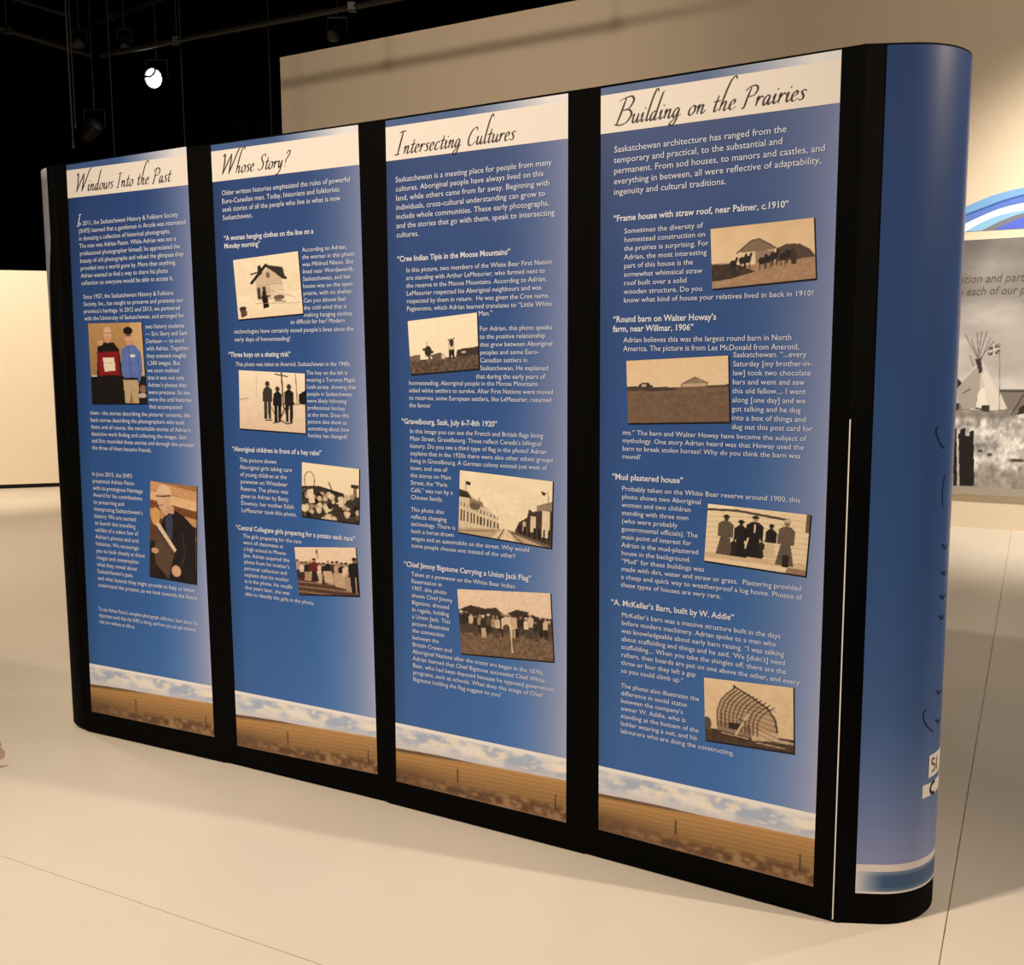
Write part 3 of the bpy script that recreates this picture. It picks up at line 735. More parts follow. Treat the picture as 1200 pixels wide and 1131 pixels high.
P2.photo(photo_hay_rake, (354.3, 541.6), (421.2, 549.7), (420.6, 613.7), (354, 604.5), 'sepia photo of children by a hay rake')
P2.heading(['\u201cCentral Collegiate girls preparing for a potato sack race\u201d'], (276.9, 620.4), (416.8, 632.3))
P2.block(['The girls preparing for the race', 'were all classmates at', 'a high school in Moose', 'Jaw. Adrian acquired this', 'photo from his mother\u2019s', 'personal collection and',
          'explains that his mother', 'is in the photo. He recalls', 'that years later, she was', 'able to identify the girls in the photo.'], (285.4, 630), (288, 697.7), (9, 368.8, 706))
P2.photo(photo_sack_race, (345.5, 641.1), (417.1, 641.7), (421.2, 698.2), (350.8, 695.9), 'sepia photo of a row of girls lined up')

# --- Intersecting Cultures
P3.title('Intersecting Cultures', (463.6, 181.6), (605, 162.4))
P3.block(['Saskatchewan is a meeting place for people from many', 'cultures. Aboriginal people have always lived on this', 'land, while others came from far away. Beginning with',
          'individuals, cross-cultural understanding can grow to', 'include whole communities. These early photographs,', 'and the stories that go with them, speak to intersecting', 'cultures.'],
         (464, 214), (465, 278.6), (0, 647, 194))
P3.heading(['\u201cCree Indian Tipis in the Moose Mountains\u201d'], (465.8, 306.9), (598.5, 298.6))
P3.block(['In this picture, two members of the White Bear First Nation', 'are standing with Arthur LeMesurier, who farmed next to', 'the reserve in the Moose Mountains. According to Adrian,',
          'LeMesurier respected his Aboriginal neighbours and was', 'respected by them in return.  He was given the Cree name,', 'Pageenono, which Adrian learned translates to \u201cLittle White'],
         (476, 319.4), (477.5, 364.5), (5, 646.8, 357))
P3.block(['Man.\u201d'], (561, 370.2), None, (0, 577.7, 369), size=.0215)
P3.block(['For Adrian, this photo speaks', 'to the positive relationship', 'that grew between Aboriginal', 'peoples and some Euro-', 'Canadian settlers in', 'Saskatchewan. He explained'],
         (561.4, 388), (564.2, 434), (2, 647.7, 405.9))
P3.block(['that during the early years of'], (558.2, 443.8), None, (0, 639.4, 444.3), size=.0215)
P3.block(['homesteading, Aboriginal people in the Moose Mountains', 'aided white settlers to survive. After First Nations were moved', 'to reserves, some European settlers, like LeMesurier, returned', 'the favour'],
         (479.7, 451.2), (480, 477.2), (1, 648.3, 462))
P3.photo(photo_prairie_two, (478.2, 376.5), (559.2, 366.3), (561.4, 431.9), (481.9, 438.7), 'sepia photo of two figures on open prairie')
P3.heading(['\u201cGravelbourg, Sask, July 6-7-8th 1920\u201d'], (471, 496.5), (583, 500.5))
P3.block(['In this image you can see the French and British flags lining', 'Main Street, Gravelbourg. These reflect Canada\u2019s bilingual', 'history. Do you see a third type of flag in the photo? Adrian',
          'explains that in the 1920s there were also other ethnic groups', 'living in Gravelbourg. A German colony existed just west of', 'town, and one of', 'the stores on Main', 'Street, the \u201cParis',
          'Caf\u00e9,\u201d was run by a', 'Chinese family.'], (481.2, 507.5), (481.5, 584.9), (3, 648.5, 541.4))
P3.block(['This photo also', 'reflects changing', 'technology. There is', 'both a horse-drawn', 'wagon and an automobile on the street. Why would', 'some people choose one instead of the other?'],
         (482, 599.2), (482.6, 641.3), (4, 620.5, 647.7))
P3.photo(photo_main_street, (539.3, 551), (648, 564.3), (646.2, 642.2), (537.6, 623.4), 'sepia photo of a main street hung with flags')
P3.heading(['\u201cChief Jimmy Bigstone Carrying a Union Jack Flag\u201d'], (473.6, 663.4), (623, 680.6))
P3.block(['Taken at a powwow on the White Bear Indian', 'Reservation in', '1907, this photo', 'shows Chief Jimmy', 'Bigstone, dressed', 'in regalia, holding', 'a Union Jack. This', 'picture illustrates',
          'the connection', 'between the', 'British Crown and', 'Aboriginal Nations after the treaty era began in the 1870s.', 'Adrian learned that Chief Bigstone succeeded Chief White',
          'Bear, who had been deposed because he opposed government', 'programs, such as schools. What does this image of Chief', 'Bigstone holding the flag suggest to you?'],
         (483.5, 674.9), (483.5, 797.6), (13, 650.3, 811.2))
P3.photo(photo_parade, (536.3, 690.2), (645.1, 695.2), (649, 775.1), (541, 765.5), 'sepia photo of a crowd of men on a field')

# --- Building on the Prairies
P4.title('Building on the Prairies', (720.5, 146.9), (945.7, 116.6))
P4.block(['Saskatchewan architecture has ranged from the', 'temporary and practical, to the substantial and', 'permanent. From sod houses, to manors and castles, and',
          'everything in between, all were reflective of adaptability,', 'ingenuity and cultural traditions.'], (719.7, 179.2), (719.7, 228.8), (3, 962.5, 190.8))
P4.heading(['\u201cFrame house with straw roof, near Palmer, c.1910\u201d'], (719.1, 259.9), (924.5, 244.5))
P4.block(['Sometimes the diversity of', 'homestead construction on', 'the prairies is surprising. For', 'Adrian, the most interesting', 'part of this house is the', 'somewhat whimsical straw',
          'roof built over a solid', 'wooden structure. Do you', 'know what kind of house your relatives lived in back in 1910?'], (731.5, 273.9), (731.5, 354.8), (8, 953.9, 345.5))
P4.photo(photo_straw_roof, (833, 268.5), (953.9, 255.2), (956.2, 326.1), (834.9, 338.5), 'sepia photo of a straw-roofed house with horses')
P4.heading(['\u201cRound barn on Walter Howay\u2019s', 'farm, near Willmar, 1906\u201d'], (718.7, 377.9), (839.5, 374.2), (718.7, 389.0))
P4.block(['Adrian believes this was the largest round barn in North', 'America. The picture is from Les McDonald from Aneroid,'], (730.8, 401.5), (730.8, 411.6), (0, 927.5, 397.8), size=.0215)
P4.block(['Saskatchewan. \u201c...every', 'Saturday [my brother-in-', 'law] took two chocolate', 'bars and went and saw', 'this old fellow.... I went', 'along [one day] and we', 'got talking and he dug',
          'into a box of things and', 'dug out this post card for'], (858.2, 418.8), (858.7, 502.8), (8, 952.4, 503.5))
P4.block(['me.\u201d The barn and Walter Howay have become the subject of', 'mythology. One story Adrian heard was that Howay used the', 'barn to break stolen horses! Why do you think the barn was', 'round?'],
         (729.6, 509.3), (729.6, 537.3), (0, 945.4, 514.9))
P4.photo(photo_round_barn, (734.3, 423), (853.5, 416.7), (854.9, 494.2), (736.2, 495.8), 'sepia photo of a distant round barn on a field')
P4.heading(['\u201cMud plastered house\u201d'], (717.5, 561.5), (800.8, 564.3))
P4.block(['Probably taken on the White Bear reserve around 1900, this', 'photo shows two Aboriginal', 'women and two children', 'standing with three men', '(who were probably', 'governmental officials). The',
          'main point of interest for', 'Adrian is the mud-plastered', 'house in the background.', '\u201cMud\u201d for these buildings was', 'made with dirt, water and straw or grass.  Plastering provided',
          'a cheap and quick way to weatherproof a log home. Photos of', 'these types of houses are very rare.'], (728.7, 575), (728.5, 687.5), (0, 938, 587.8))
P4.photo(photo_five_people, (830, 590.2), (950.1, 603.5), (943.8, 674.9), (825.5, 656.7), 'sepia photo of men and women before a mud house')
P4.heading(['\u201cA. McKellar\u2019s Barn, built by W. Addie\u201d'], (716.3, 708.2), (860.5, 725.5))
P4.block(['McKellar\u2019s barn was a massive structure built in the days', 'before modern machinery. Adrian spoke to a man who', 'was knowledgeable about early barn raising. \u201cI was talking',
          'about scaffolding and things and he said, \u2018We [didn\u2019t] need', 'scaffolding.... When you take the shingles off, there are the', 'rafters, then boards are put on one above the other, and every',
          'three or four they left a gap', 'so you could climb up.\u201d'], (728.5, 722.7), (728.5, 788), (5, 937.5, 801.5))
P4.block(['The photo also illustrates the', 'difference in social status', 'between the company\u2019s', 'owner W. Addie, who is', 'standing at the bottom of the', 'ladder wearing a suit, and his',
          'labourers who are doing the constructing.'], (728, 805.5), (727.5, 858.5), (0, 819.5, 819.5))
P4.photo(photo_barn_frame, (825.3, 793.8), (929.8, 806), (930.3, 882.5), (826.7, 866.6), 'sepia photo of a barn frame under construction')

# --- rounded end caps and the back of the stand
def cap_path(start, heading, sign, r, total, n=40):
    """plan of an end cap: a half circle that turns to the back; returns points at arc lengths"""
    out = []
    for t in np.linspace(0, total, n):
        a = heading + sign*t/r
        out.append((start[0] + r*sign*(math.sin(a)-math.sin(heading)), start[1] - r*sign*(math.cos(a)-math.cos(heading))))
    return np.array(out)
def sheet(name, path, off, z0, z1, mat, parent, colors=None, nz=2, zfun=None):
    """a sheet following a plan path, off metres outside of it (towards the right-hand side of travel for off>0)"""
    t = np.gradient(path, axis=0); t /= np.linalg.norm(t, axis=1)[:, None]
    nrm = np.stack([t[:, 1], -t[:, 0]], -1)
    p = path + nrm*off
    zs = np.linspace(z1, z0, nz)
    pts = np.zeros((nz, len(p), 3))
    pts[..., 0] = p[None, :, 0]-rx; pts[..., 1] = p[None, :, 1]-ry; pts[..., 2] = zs[:, None]
    return grid_obj(name, pts, colors, mat, parent)
def thick_sheet(name, path, th, z0, z1, mat, parent):
    o = sheet(name, path, 0, z0, z1, mat, parent)
    md = o.modifiers.new('thickness', 'SOLIDIFY'); md.thickness = th; md.offset = -1
    return o
hR = math.atan2(*(P4.e[::-1])); rR = 0.20; lead = .113
hC = hR + R(26); dC = np.array([math.cos(hC), math.sin(hC)])
pathR = cap_path(JT[4] - P4.e*0.0005 + dC*lead, hC, 1, rR, math.pi*rR*.93)
LR = lead + math.pi*rR*.93
stepR = (LR-lead)/(len(pathR)-1)
pathR = np.concatenate([[JT[4] - P4.e*0.0005 + dC*min(k*stepR, lead) for k in range(int(lead/stepR)+1)], pathR])
_k = np.concatenate([[0], np.cumsum(np.linalg.norm(np.diff(pathR, axis=0), axis=1))]); LR = float(_k[-1])
pathR = np.stack([np.interp(np.linspace(0, LR, 60), _k, pathR[:, j]) for j in (0, 1)], -1)
capR = thick_sheet('end_cap', pathR, .003, .006, TOP+.006, M['black'], root)
capR['label'] = 'rounded right end cap printed blue with black borders'
def cap_print(path, L, a0, a1, off, parent, tone):
    n = 40
    s0 = np.linspace(a0, a1, n); x = np.interp(s0, np.linspace(0, L, len(path)), path[:, 0]); y = np.interp(s0, np.linspace(0, L, len(path)), path[:, 1])
    sub = np.stack([x, y], -1)
    h = 60; V = np.linspace(0, 1, h)[:, None, None]; U = np.linspace(0, 1, n)[None, :, None]
    col = np.array(tone[0])*(1-V) + np.array(tone[1])*V + 0*U
    low = np.clip((V-.8)/.2, 0, 1)**1.3
    col = col*(1-low*.8) + np.array(tone[2])*low*.8
    return sub, col
subR, colR = cap_print(pathR, LR, .056, LR-.06, .0, capR, ((50, 76, 132.), (58, 102, 170.), (156, 162, 214.)))
sheet('cap_print', subR, .0010, 0.170, TOP+.001, M['capink'], capR, colR, 60)
wcol = np.ones((2, 40, 3))*np.array((232, 226, 230.))
sheet('white_band', subR, .0014, .150, .170, M['ink'], capR, wcol)
U = np.linspace(0, 1, 40)
bc = np.array((52, 92, 140.))[None]*np.clip(U/.12, 0, 1)[:, None] + np.array((226, 228, 236.))[None]*(1-np.clip(U/.12, 0, 1))[:, None]
bcol = np.stack([bc*.5+.5*np.array((200, 210, 226.)), bc, bc, bc, bc*.6+.4*np.array((200, 210, 226.))], 0)
sheet('blue_band', subR, .0014, .092, .150, M['ink'], capR, bcol, 5)
sheet('white_band', subR, .0016, .088, .094, M['ink'], capR, wcol)
# white edge of the cap sheet beside the last panel
bm = bmesh.new(); box(bm, (-.0015, -.003, .012), (.0010, .003, 1.35))
o = bm_obj('sheet_edge', bm, M['edge'], capR); o.location = (JT[4][0]-rx, JT[4][1]-ry, 0); o.rotation_euler.z = hR; o['label'] = 'white raw edge of the sheet'
# printed marks on the cap: script swashes, dots and two small white logos
def on_cap(s_, z, off=.0022):
    k = np.linspace(0, LR, len(pathR)); x = np.interp(s_, k, pathR[:, 0]); y = np.interp(s_, k, pathR[:, 1])
    x2 = np.interp(s_+.002, k, pathR[:, 0]); y2 = np.interp(s_+.002, k, pathR[:, 1])
    t = np.array([x2-x, y2-y]); t /= np.linalg.norm(t)
    return (x + t[1]*off - rx, y - t[0]*off - ry, z)
def cap_stroke(name, pts, hw, mat):
    P = catmull(pts, 8); V, Fc = [], []
    for i, p in enumerate(P):
        a, b = P[max(i-1, 0)], P[min(i+1, len(P)-1)]; t = (b-a)/np.linalg.norm(b-a); nn = np.array([-t[1], t[0]])*hw
        V += [on_cap(*(p+nn)), on_cap(*(p-nn))]
    for i in range(len(P)-1): Fc.append((2*i, 2*i+1, 2*i+3, 2*i+2))
    return mesh_obj(name, V, Fc, mat, capR)
def cap_rect(name, s0, s1, z0, z1, mat, off, skew=0.0, parent=None):
    V, Fc = [], []; n = 5
    for i in range(n):
        s_ = s0 + (s1-s0)*i/(n-1)
        V += [on_cap(s_, z0 + skew*i/(n-1), off), on_cap(s_, z1 + skew*i/(n-1), off)]
    for i in range(n-1): Fc.append((2*i, 2*i+2, 2*i+3, 2*i+1))
    return mesh_obj(name, V, Fc, mat, parent or capR)
def cap_s(x, y):
    """arc position on the right cap under a pixel, first crossing from the front, and its height"""
    r = ray(x, y); best = None
    for k in range(600):
        s_ = .05 + (LR-.1)*k/600
        p = on_cap(s_, 0, .0); q = np.array([p[0]+rx, p[1]+ry])
        g = q[0]*r[1] - q[1]*r[0]
        if best is None or abs(g) < best[0]: best = (abs(g), s_, q)
        elif abs(g) > best[0] + .02: break
    t = best[2][1]/r[1]
    return best[1], CAM_H + t*r[2]
cap_stroke('script_swash', [cap_s(*p) for p in ((1084.5, 831), (1081.5, 838), (1083.5, 847), (1088, 853), (1093, 857.5))], .0016, M['navyink'])
cap_stroke('script_swash', [cap_s(*p) for p in ((1099.5, 499), (1096.5, 504), (1098.5, 513), (1102, 521), (1106, 525.5))], .0014, M['navyink'])
cap_stroke('script_swash', [cap_s(*p) for p in ((1107, 556), (1104.5, 568), (1103.5, 582), (1104.5, 592))], .0014, M['navyink'])
for k, (px, py) in enumerate(((1104, 641), (1103, 672), (1101.5, 700), (1100.5, 724), (1099.5, 748), (1099, 770), (1098, 792), (1097.5, 812), (1097, 828), (1096.5, 846))):
    s_, z_ = cap_s(px, py)
    cap_stroke('script_letter', [(s_-.004, z_+.006), (s_+.006, z_+.002), (s_+.016, z_-.006), (s_+.028, z_+.004)], .0022, M['navyink'])
s1, z1 = cap_s(1088.6, 885.7); _, z2 = cap_s(1088.6, 911.3)
lab = cap_rect('logo_label', s1, s1+.11, z2, z1, M['edge'], .0018); lab['label'] = 'small white label with a brown crest'
for pts in ([(.030, .75), (.018, .8), (.016, .6), (.03, .5), (.034, .3), (.018, .22)], [(.05, .8), (.045, .5), (.05, .2)]):
    o = cap_stroke('crest_mark', [(s1+a, z2+(z1-z2)*b) for a, b in pts], .003, M['crest']); o.parent = lab
s1, z1 = cap_s(1080.6, 921); _, z2 = cap_s(1080.6, 936)
lab = cap_rect('logo_label', s1, s1+.13, z2, z1, M['edge'], .0018); lab['label'] = 'small white label with a black letter C'
o = cap_stroke('letter_mark', [(s1+a, z2+(z1-z2)*b) for a, b in ((.062, .95), (.045, .85), (.036, .5), (.045, .15), (.062, .05))], .0045, M['blackrim']); o.parent = lab

# left end cap
hL = math.atan2(-P1.e[1], -P1.e[0]); rL = 0.215
pathL = cap_path(JT[0] + P1.e*0.0005, hL, -1, rL, math.pi*rL*.98)
capL = thick_sheet('end_cap', pathL, -.003, .012, TOP+.004, M['black'], root)
capL['label'] = 'rounded left end cap with its print painted pale grey for grazing sheen'
LL = math.pi*rL*.98
# grazing sheen put into the print as pale grey; front margin drifts backwards towards the floor
nz, ns = 50, 16
kL = np.linspace(0, LL, len(pathL))
ptsL = np.zeros((nz, ns, 3)); cL = np.zeros((nz, ns, 3))
for i in range(nz):
    v = i/(nz-1); z = TOP - v*(TOP-.1)
    a0 = np.interp(v, [0, .13, .2, .3, .45, .6, .75, 1], [.05, .05, .085, .105, .115, .128, .16, .20])
    for j, s_ in enumerate(np.linspace(a0, LL-.06, ns)):
        x, y = np.interp(s_, kL, pathL[:, 0]), np.interp(s_, kL, pathL[:, 1])
        x2, y2 = np.interp(s_+.002, kL, pathL[:, 0]), np.interp(s_+.002, kL, pathL[:, 1])
        t = np.array([x2-x, y2-y]); t /= np.linalg.norm(t)
        ptsL[i, j] = (x - t[1]*.0012 - rx, y + t[0]*.0012 - ry, z)
    cL[i] = (214, 214, 220) if v < .015 else (150, 152, 164)
grid_obj('cap_print', ptsL[:, ::-1], cL[:, ::-1], M['ink'], capL)

# upright channel bars of the frame behind every joint
for i, j in enumerate(JT):
    bm = bmesh.new(); box(bm, (-.012, .006, .0), (.012, .022, TOP))
    o = bm_obj('channel_bar', bm, M['blackrim'], root); o.location = (j[0]-rx, j[1]-ry, 0)
    e = PAN[min(i, 3)].e; o.rotation_euler.z = math.atan2(e[1], e[0])
# back sheets closing the stand between the two caps
bl, br = pathL[-1], pathR[-1]
for i in range(4):
    a = bl + (br-bl)*i/4; b = bl + (br-bl)*(i+1)/4
    sag = lambda t: .09*4*t*(1-t)
    nb = np.array([-(br-bl)[1], (br-bl)[0]])/np.linalg.norm(br-bl)
    a = a + nb*sag(i/4); b = b + nb*sag((i+1)/4)
    e = (b-a)/np.linalg.norm(b-a); w = np.linalg.norm(b-a)
    bm = bmesh.new(); box(bm, (.001, 0, .008), (w-.001, .004, TOP+.004))
    o = bm_obj('back_panel', bm, M['black'], root); o.location = (a[0]-rx, a[1]-ry, 0); o.rotation_euler.z = math.atan2(e[1], e[0])

# ------------------------------------------------------------------ mural on the back wall
x0m, _ = wall_xz(1113, 400); x0m -= .45; x1m = x0m + 2.1; zt, zb = 2.527, .374
mural = bpy.data.objects.new('photo_mural', None); COL.objects.link(mural)
mural.location = (wa[0], wa[1], 0); mural.rotation_euler.z = wang
mural['label'] = 'large black and white photo mural of a tipi with flag on the back wall'; mural['category'] = 'mural'
def mc(x, y):
    u, z = wall_xz(x, y); return ((u-x0m)/(x1m-x0m), (zt-z)/(zt-zb))
c = Canvas(300, 300, (210, 198, 190), 31)
def mp(pts, col, op=1.0): c.poly([mc(*p) for p in pts], col, op)
def ml(pts, t, col, op=1.0): c.line([mc(*p) for p in pts], t, col, op)
n = c.noise(4, 9, 4)
tt = np.clip(c.Y/.6, 0, 1)
sky = (112 + 92*tt + (n-.5)*80)[..., None]*np.array((1.0, .97, .96))
c.a = sky
yh = mc(1180, 456)[1]; yg = mc(1180, 480)[1]
far = np.clip((c.Y-yh)/.006, 0, 1); c.put(far, (128, 120, 114)); c.put(np.clip(1-abs(c.Y-yh-.006-.01*np.sin(c.X*9)*0)/.008, 0, 1), (58, 54, 52))
g = np.clip((c.Y-yg)/.01, 0, 1); n3 = c.noise(46, 34, 3)
grass = (196 + (n3-.5)*190)[..., None]*np.array((1.0, .98, .97)); c.a = c.a*(1-g[..., None]) + grass*g[..., None]
c.put(np.clip(1-abs(c.Y-yg-.02)/.025, 0, .7), (120, 112, 106)); c.put(np.clip((c.Y-.9)/.1, 0, .55), (132, 124, 118))
mp([(1112, 441), (1120, 441), (1129, 449), (1126, 458), (1124, 480), (1112, 482)], (50, 46, 46)); mp([(1112, 462), (1124, 460), (1126, 472), (1112, 474)], (190, 182, 176))
for a, b in (((1131.6, 392), (1150, 427)), ((1139, 398), (1149, 426)), ((1145.5, 390), (1147.5, 424)), ((1151, 389.5), (1146, 424)), ((1157, 388.6), (1146, 425)), ((1161, 397), (1148, 426)), ((1165, 400), (1146, 424)), ((1137, 417), (1142, 430))):
    ml([a, b], .0020, (120, 112, 106))
mp([(1143.5, 428), (1147, 422), (1153, 424), (1157, 432), (1168, 450), (1181, 479), (1160, 481), (1128, 479), (1120, 458), (1130, 446)], (206, 198, 190))
mp([(1145, 430), (1150, 440), (1146, 478), (1128, 479), (1120, 458), (1130, 446)], (172, 164, 158)); mp([(1151, 440), (1156, 434), (1181, 479), (1162, 481)], (222, 214, 206))
mp([(1143, 421), (1150, 420), (1152, 436), (1148, 438)], (62, 56, 54)); mp([(1147, 459), (1154, 453), (1160, 479), (1144, 478)], (234, 228, 220)); mp([(1150, 475), (1160, 475), (1160, 482), (1152, 482)], (56, 50, 50)); ml([(1144, 478), (1160, 481)], .003, (70, 62, 60)); ml([(1130, 460), (1137, 456)], .003, (110, 102, 98))
ml([(1172, 402), (1171.5, 480.5)], .0014, (120, 112, 108))
mp([(1158, 408), (1172, 403), (1172, 414), (1158, 417)], (64, 60, 60)); ml([(1158, 412.5), (1172, 408.5)], .0035, (206, 198, 192)); ml([(1165, 405), (1165, 416)], .0035, (206, 198, 192)); ml([(1158, 409), (1172, 413.5)], .0016, (190, 182, 176)); ml([(1158, 416.5), (1172, 404)], .0016, (190, 182, 176))
mp([(1187, 487), (1192, 474), (1204, 466), (1230, 462), (1250, 486)], (120, 112, 108)); mp([(1194, 478), (1201, 474), (1201, 484), (1193, 486)], (52, 48, 46)); ml([(1185, 486), (1200, 462)], .003, (80, 74, 70)); mp([(1192, 486), (1201, 484), (1201, 490), (1193, 490)], (220, 212, 206))
for a, b, t0, t1 in ((1116.5, 1121.5, 501, 501.5), (1123.4, 1127, 508, 507), (1125.4, 1132, 503, 500.5), (1130, 1137, 511, 510), (1136, 1141.5, 506, 503), (1126, 1140, 514, 514)):
    mp([(a+.3, t0), (b, t1), (b+.7, 568.5), (a+1.6, 568.5)], (38, 33, 33))
ml([(1122.3, 503), (1123.9, 568)], .0022, (206, 198, 192))
for x, y, w in ((1149, 528, .010), (1160, 532, .010), (1192, 539, .03)):
    xx, yy = mc(x, y); c.ell(xx, yy, w, .007, (88, 80, 76))
U, V = np.meshgrid(np.linspace(x0m, x1m, c.w), np.linspace(zt, zb, c.h))
mo = grid_obj('printed_sheet', np.stack([U, np.full_like(U, -.032), V], -1), c.a, M['mural'], mural)
bm = bmesh.new(); box(bm, (x0m, -.03, zb), (x1m, -.001, zt)); bm_obj('backing_board', bm, M['greyframe'], mural)
bm = bmesh.new(); box(bm, (x0m, -.045, zb-.068), (x1m, -.001, zb-.0005)); bm_obj('bottom_rail', bm, M['greyframe'], mural)
def mural_line(body, x0, x1, y):
    w = text_line(body)[2]
    u0, z0 = wall_xz(x0, y); u1, _ = wall_xz(x1, y); k = (u1-u0)/w; h = .105
    done = ''
    for word in body.split(' '):
        v, f, ww = text_line(word)
        du = text_line(done + word)[2] - ww
        mesh_obj('quotation_word', [(u0 + (q[0]+du)*k + .2*q[1]*h, -.034, z0 + q[1]*h) for q in v], f, M['mural_text'], mural)
        done += word + ' '
mural_line('ation and part', 1124.5, 1200, 332.5)
mural_line('n each of our p', 1122.5, 1201, 347)

# curved blue bands of the wall graphic above the mural
sw = bpy.data.objects.new('swoosh_graphic', None); COL.objects.link(sw)
sw.location = (wa[0], wa[1], 0); sw.rotation_euler.z = wang
sw['label'] = 'sweeping curved blue and white wall graphic above the photo mural'; sw['category'] = 'wall graphic'
zlow = wall_xz(1160, 270)[1]
xs = [1112, 1128.5, 1153, 1174.3, 1200, 1240, 1290, 1350]
def zx(ys): return [wall_xz(x, y) for x, y in zip(xs, ys)]
E0 = zx([251, 243.7, 233, 225.8, 219.8, 213, 209, 210])
E1 = zx([260, 252.3, 243, 235, 227.7, 220, 216, 218])
E1b = zx([262, 254.5, 245.3, 237.3, 230, 222.5, 218.5, 221])
E2 = zx([273, 263.5, 252, 243.7, 237.7, 231, 228, 232])
E3 = zx([283, 273, 259.6, 251.6, 246.3, 240, 238, 243])
E4 = zx([290, 282, 269, 258.5, 249.5, 243, 242, 248])
E5 = zx([300, 290, 276, 265, 254.5, 248, 247, 254])
E6 = [(u, zlow-.5) for u, z in E0]
def band(a, b, col, name):
    V = []; Fc = []; off = -.004
    def dense(e):
        e = np.array(e); t = np.arange(len(e)); return np.array(catmull([tuple(k) for k in e], 8))
    A, B = dense(a), dense(b)
    for p, q in zip(A, B):
        V += [(p[0], off, max(p[1], zlow)), (q[0], off, max(q[1], zlow)), (p[0], -.0005, max(p[1], zlow)), (q[0], -.0005, max(q[1], zlow))]
    for i in range(len(A)-1):
        k = 4*i; Fc += [(k, k+1, k+5, k+4), (k, k+4, k+6, k+2)]
    return mesh_obj(name, V, Fc, material('vinyl_'+name, col, .5, .3), sw)
band(E0, E1, (124, 176, 232), 'light_blue_band'); band(E1, E1b, (52, 96, 176), 'deep_blue_line'); band(E1b, E2, (96, 126, 216), 'violet_blue_band')
band(E2, E3, (226, 246, 255), 'white_band'); band(E3, E4, (140, 196, 236), 'pale_blue_band'); band(E4, E5, (120, 124, 140), 'grey_band'); band(E5, E6, (86, 108, 220), 'royal_blue_band')

# ------------------------------------------------------------------ overhead rig
def tag(o, label, cat, group=None):
    o['label'] = label; o['category'] = cat
    if group: o['group'] = group
    return o
def origin_at(o, p):
    o.data.transform(Matrix.Translation(-Vector(p))); o.location = p; return o
def pipe(p0, p1, z, r, label, ext0=0, ext1=0, name='lighting_pipe', mat='pipe'):
    a, b = Vector(at_height(*p0, z)), Vector(at_height(*p1, z)); d = (b-a).normalized()
    a, b = a - d*ext0, b + d*ext1
    t = thing(name, a, label, 'pipe', 'overhead lighting pipes')
    bm = bmesh.new(); tube(bm, (0, 0, 0), b-a, r, 12); bm_obj('tube', bm, M[mat], t, smooth=False)
    k = int((b-a).length/2.4)+1
    for i in range(k):
        p = (b-a)*((i+.5)/k)
        bm = bmesh.new(); tube(bm, p + Vector((0, 0, r*.5)), (p.x, p.y, 6.59-z), .008, 6); bm_obj('drop_rod', bm, M['fixture'], t)
        bm = bmesh.new(); box(bm, tuple(p-Vector((r*1.5, r*1.5, r*1.5))), tuple(p+Vector((r*1.5, r*1.5, r*1.5)))); bm_obj('clamp', bm, M['fixture'], t, bevel=.006)
    return t
pipe((118, 65), (460, -1), 5.0, .028, 'long dark lighting pipe rising from the far end to the beige wall', 0, 3.0)
pipe((0, 33), (105, 65), 5.0, .028, 'dark pipe sloping down to the end of the long lighting pipe', 3.0, 0.0)
pipe((0, 70), (185, 0), 5.8, .03, 'dark pipe crossing the upper left corner', 2.5, 0.1)
pipe((24, 1), (80, 18), 5.5, .022, 'short faint pipe at the very top left of the ceiling', 1.5, 0.0)
def rod(ptop, pbot, y, r, label, mat='pipe'):
    rt, rb = ray(*ptop), ray(*pbot); x = (rt[0]/rt[1] + rb[0]/rb[1])/2*y
    zb_ = CAM_H + rb[2]/rb[1]*y
    t = thing('hanging_rod', (x, y, 6.6), label, 'rod', 'thin rods hanging from the ceiling')
    bm = bmesh.new(); tube(bm, (0, 0, 0), (0, 0, zb_-6.6), r, 8); bm_obj('rod', bm, M[mat], t)
    bm = bmesh.new(); tube(bm, (0, 0, zb_-6.6-.03), (0, 0, zb_-6.6+.03), r*1.8, 8); bm_obj('end_fitting', bm, M[mat], t)
    return t
rod((76, 0), (86, 170), 10.6, .010, 'longest and brightest thin rod hanging at the far left of the ceiling')
rod((83, 60), (89, 147), 11.2, .008, 'thin rod with a bright end fitting just right of the longest hanging rod')
rod((127, 70), (136.5, 200), 11.6, .006, 'faint thin rod hanging left of the lit spotlight', 'pipe')
rod((211, 55), (218, 185), 11.6, .006, 'thin rod hanging right of the lit spotlight')
rod((314, 60), (320, 170), 11.0, .005, 'thin rod hanging beside the left edge of the beige wall')
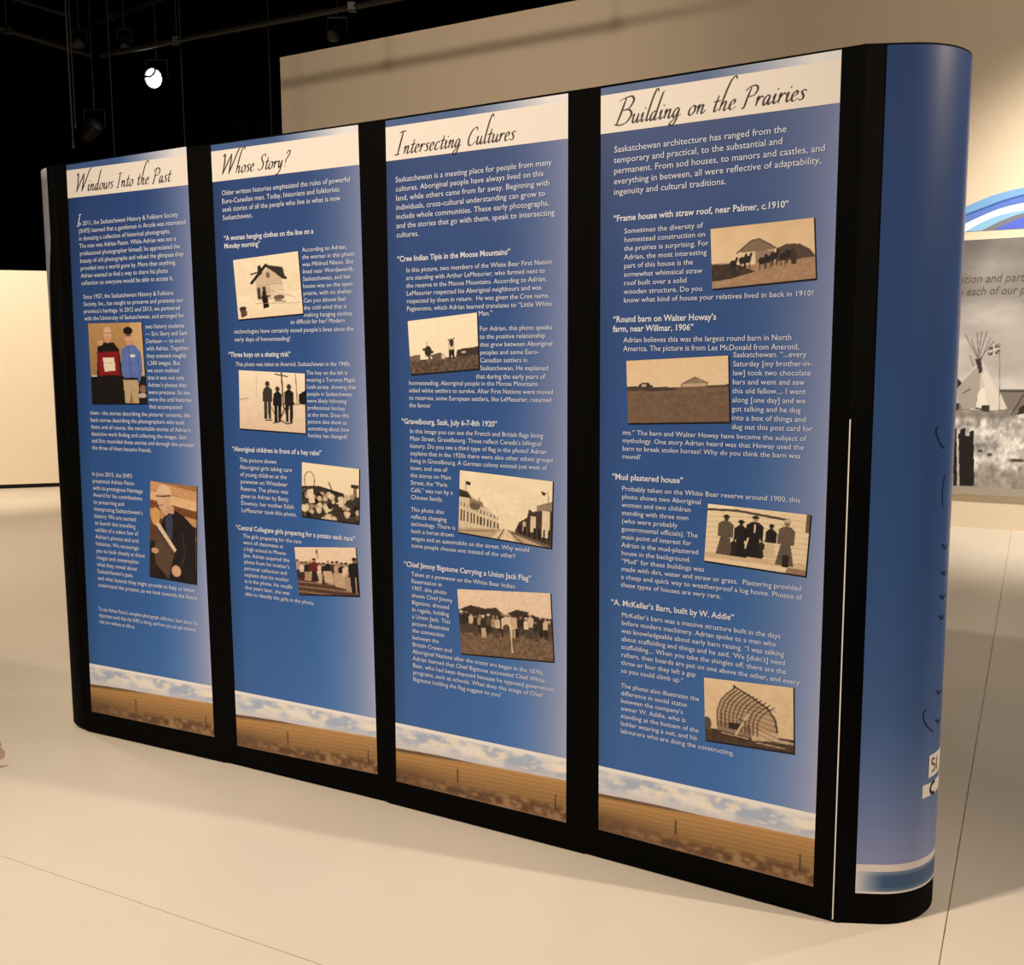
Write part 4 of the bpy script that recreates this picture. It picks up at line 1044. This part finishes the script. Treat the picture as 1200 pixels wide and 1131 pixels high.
def lamp(px, z, yaw, tilt, label, lit=False, s=1.0, name='track_spotlight'):
    p = at_height(*px, z)
    t = thing(name, p, label, 'spotlight', 'track spotlights')
    rot = Matrix.Rotation(yaw, 4, 'Z') @ Matrix.Rotation(tilt, 4, 'X')
    bm = bmesh.new()   # can: points along -Y before rotation
    bmesh.ops.create_cone(bm, cap_ends=False, segments=20, radius1=.10*s, radius2=.125*s, depth=.26*s, matrix=rot @ Matrix.Translation((0, .06*s, 0)) @ Matrix.Rotation(R(90), 4, 'X'))
    bm_obj('housing', bm, M['fixture'], t)
    bm = bmesh.new()
    bmesh.ops.create_cone(bm, cap_ends=True, segments=20, radius1=.06*s, radius2=.10*s, depth=.08*s, matrix=rot @ Matrix.Translation((0, .23*s, 0)) @ Matrix.Rotation(R(90), 4, 'X'))
    bm_obj('rear_cap', bm, M['fixture'], t)
    bm = bmesh.new()
    bmesh.ops.create_uvsphere(bm, u_segments=20, v_segments=8, radius=.115*s, matrix=rot @ Matrix.Translation((0, -.055*s, 0)) @ Matrix.Diagonal((1, .25, 1, 1)))
    bm_obj('lens', bm, M['lens'] if lit else M['pipe'], t, smooth=True)
    if lit:
        bm = bmesh.new()
        for a, b in (((-.12, .03), (-.02, .02)), ((-.02, .02), (.05, .06)), ((.05, .06), (.07, .12))):
            pa, pb = rot @ Vector((a[0]*s, -.09*s, a[1]*s)), rot @ Vector((b[0]*s, -.09*s, b[1]*s))
            tube(bm, pa, pb, .017*s, 6)
        bm_obj('retaining_clip', bm, M['fixture'], t)
    bm = bmesh.new()
    for sx in (-1, 1):
        tube(bm, Vector((sx*.14*s, .04*s, 0)), Vector((sx*.14*s, .04*s, .24*s)), .012*s, 6)
    tube(bm, Vector((-.14*s, .04*s, .24*s)), Vector((.14*s, .04*s, .24*s)), .012*s, 6)
    bm_obj('yoke', bm, M['pipe'], t)
    bm = bmesh.new(); tube(bm, Vector((0, .04*s, .24*s)), Vector((0, .04*s, 6.6-z)), .012*s, 8); bm_obj('stem', bm, M['fixture'], t)
    return t
lamp((183, 92), 5.0, R(-16), R(12), 'brightly lit round spotlight in the dark ceiling', True, .95)
lamp((110, 149), 4.4, R(60), R(-30), 'unlit dark spotlight hanging below and left of the lit one', False, .9)
lamp((395, 40), 5.3, R(170), R(-20), 'unlit spotlight with a pale yoke above the corner of the beige wall', False, .8)
lamp((92, 50), 5.2, R(100), R(-35), 'small unlit spotlight beside the end of the long lighting pipe', False, .6)
lamp((145, 49), 5.2, R(200), R(-35), 'small unlit spotlight on the long lighting pipe above the lit one', False, .6)

# darker brown marks on the concrete at the left of the frame
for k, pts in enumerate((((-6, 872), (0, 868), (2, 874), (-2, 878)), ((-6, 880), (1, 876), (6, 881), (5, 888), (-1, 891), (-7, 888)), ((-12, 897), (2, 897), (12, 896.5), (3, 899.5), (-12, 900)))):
    o = mesh_obj('floor_mark', [tuple(at_height(*p, .0008)) for p in pts], [tuple(range(len(pts)))], M['floormark'], floor_o)
COL.objects.unlink(_to); bpy.data.objects.remove(_to); bpy.data.curves.remove(_tc)
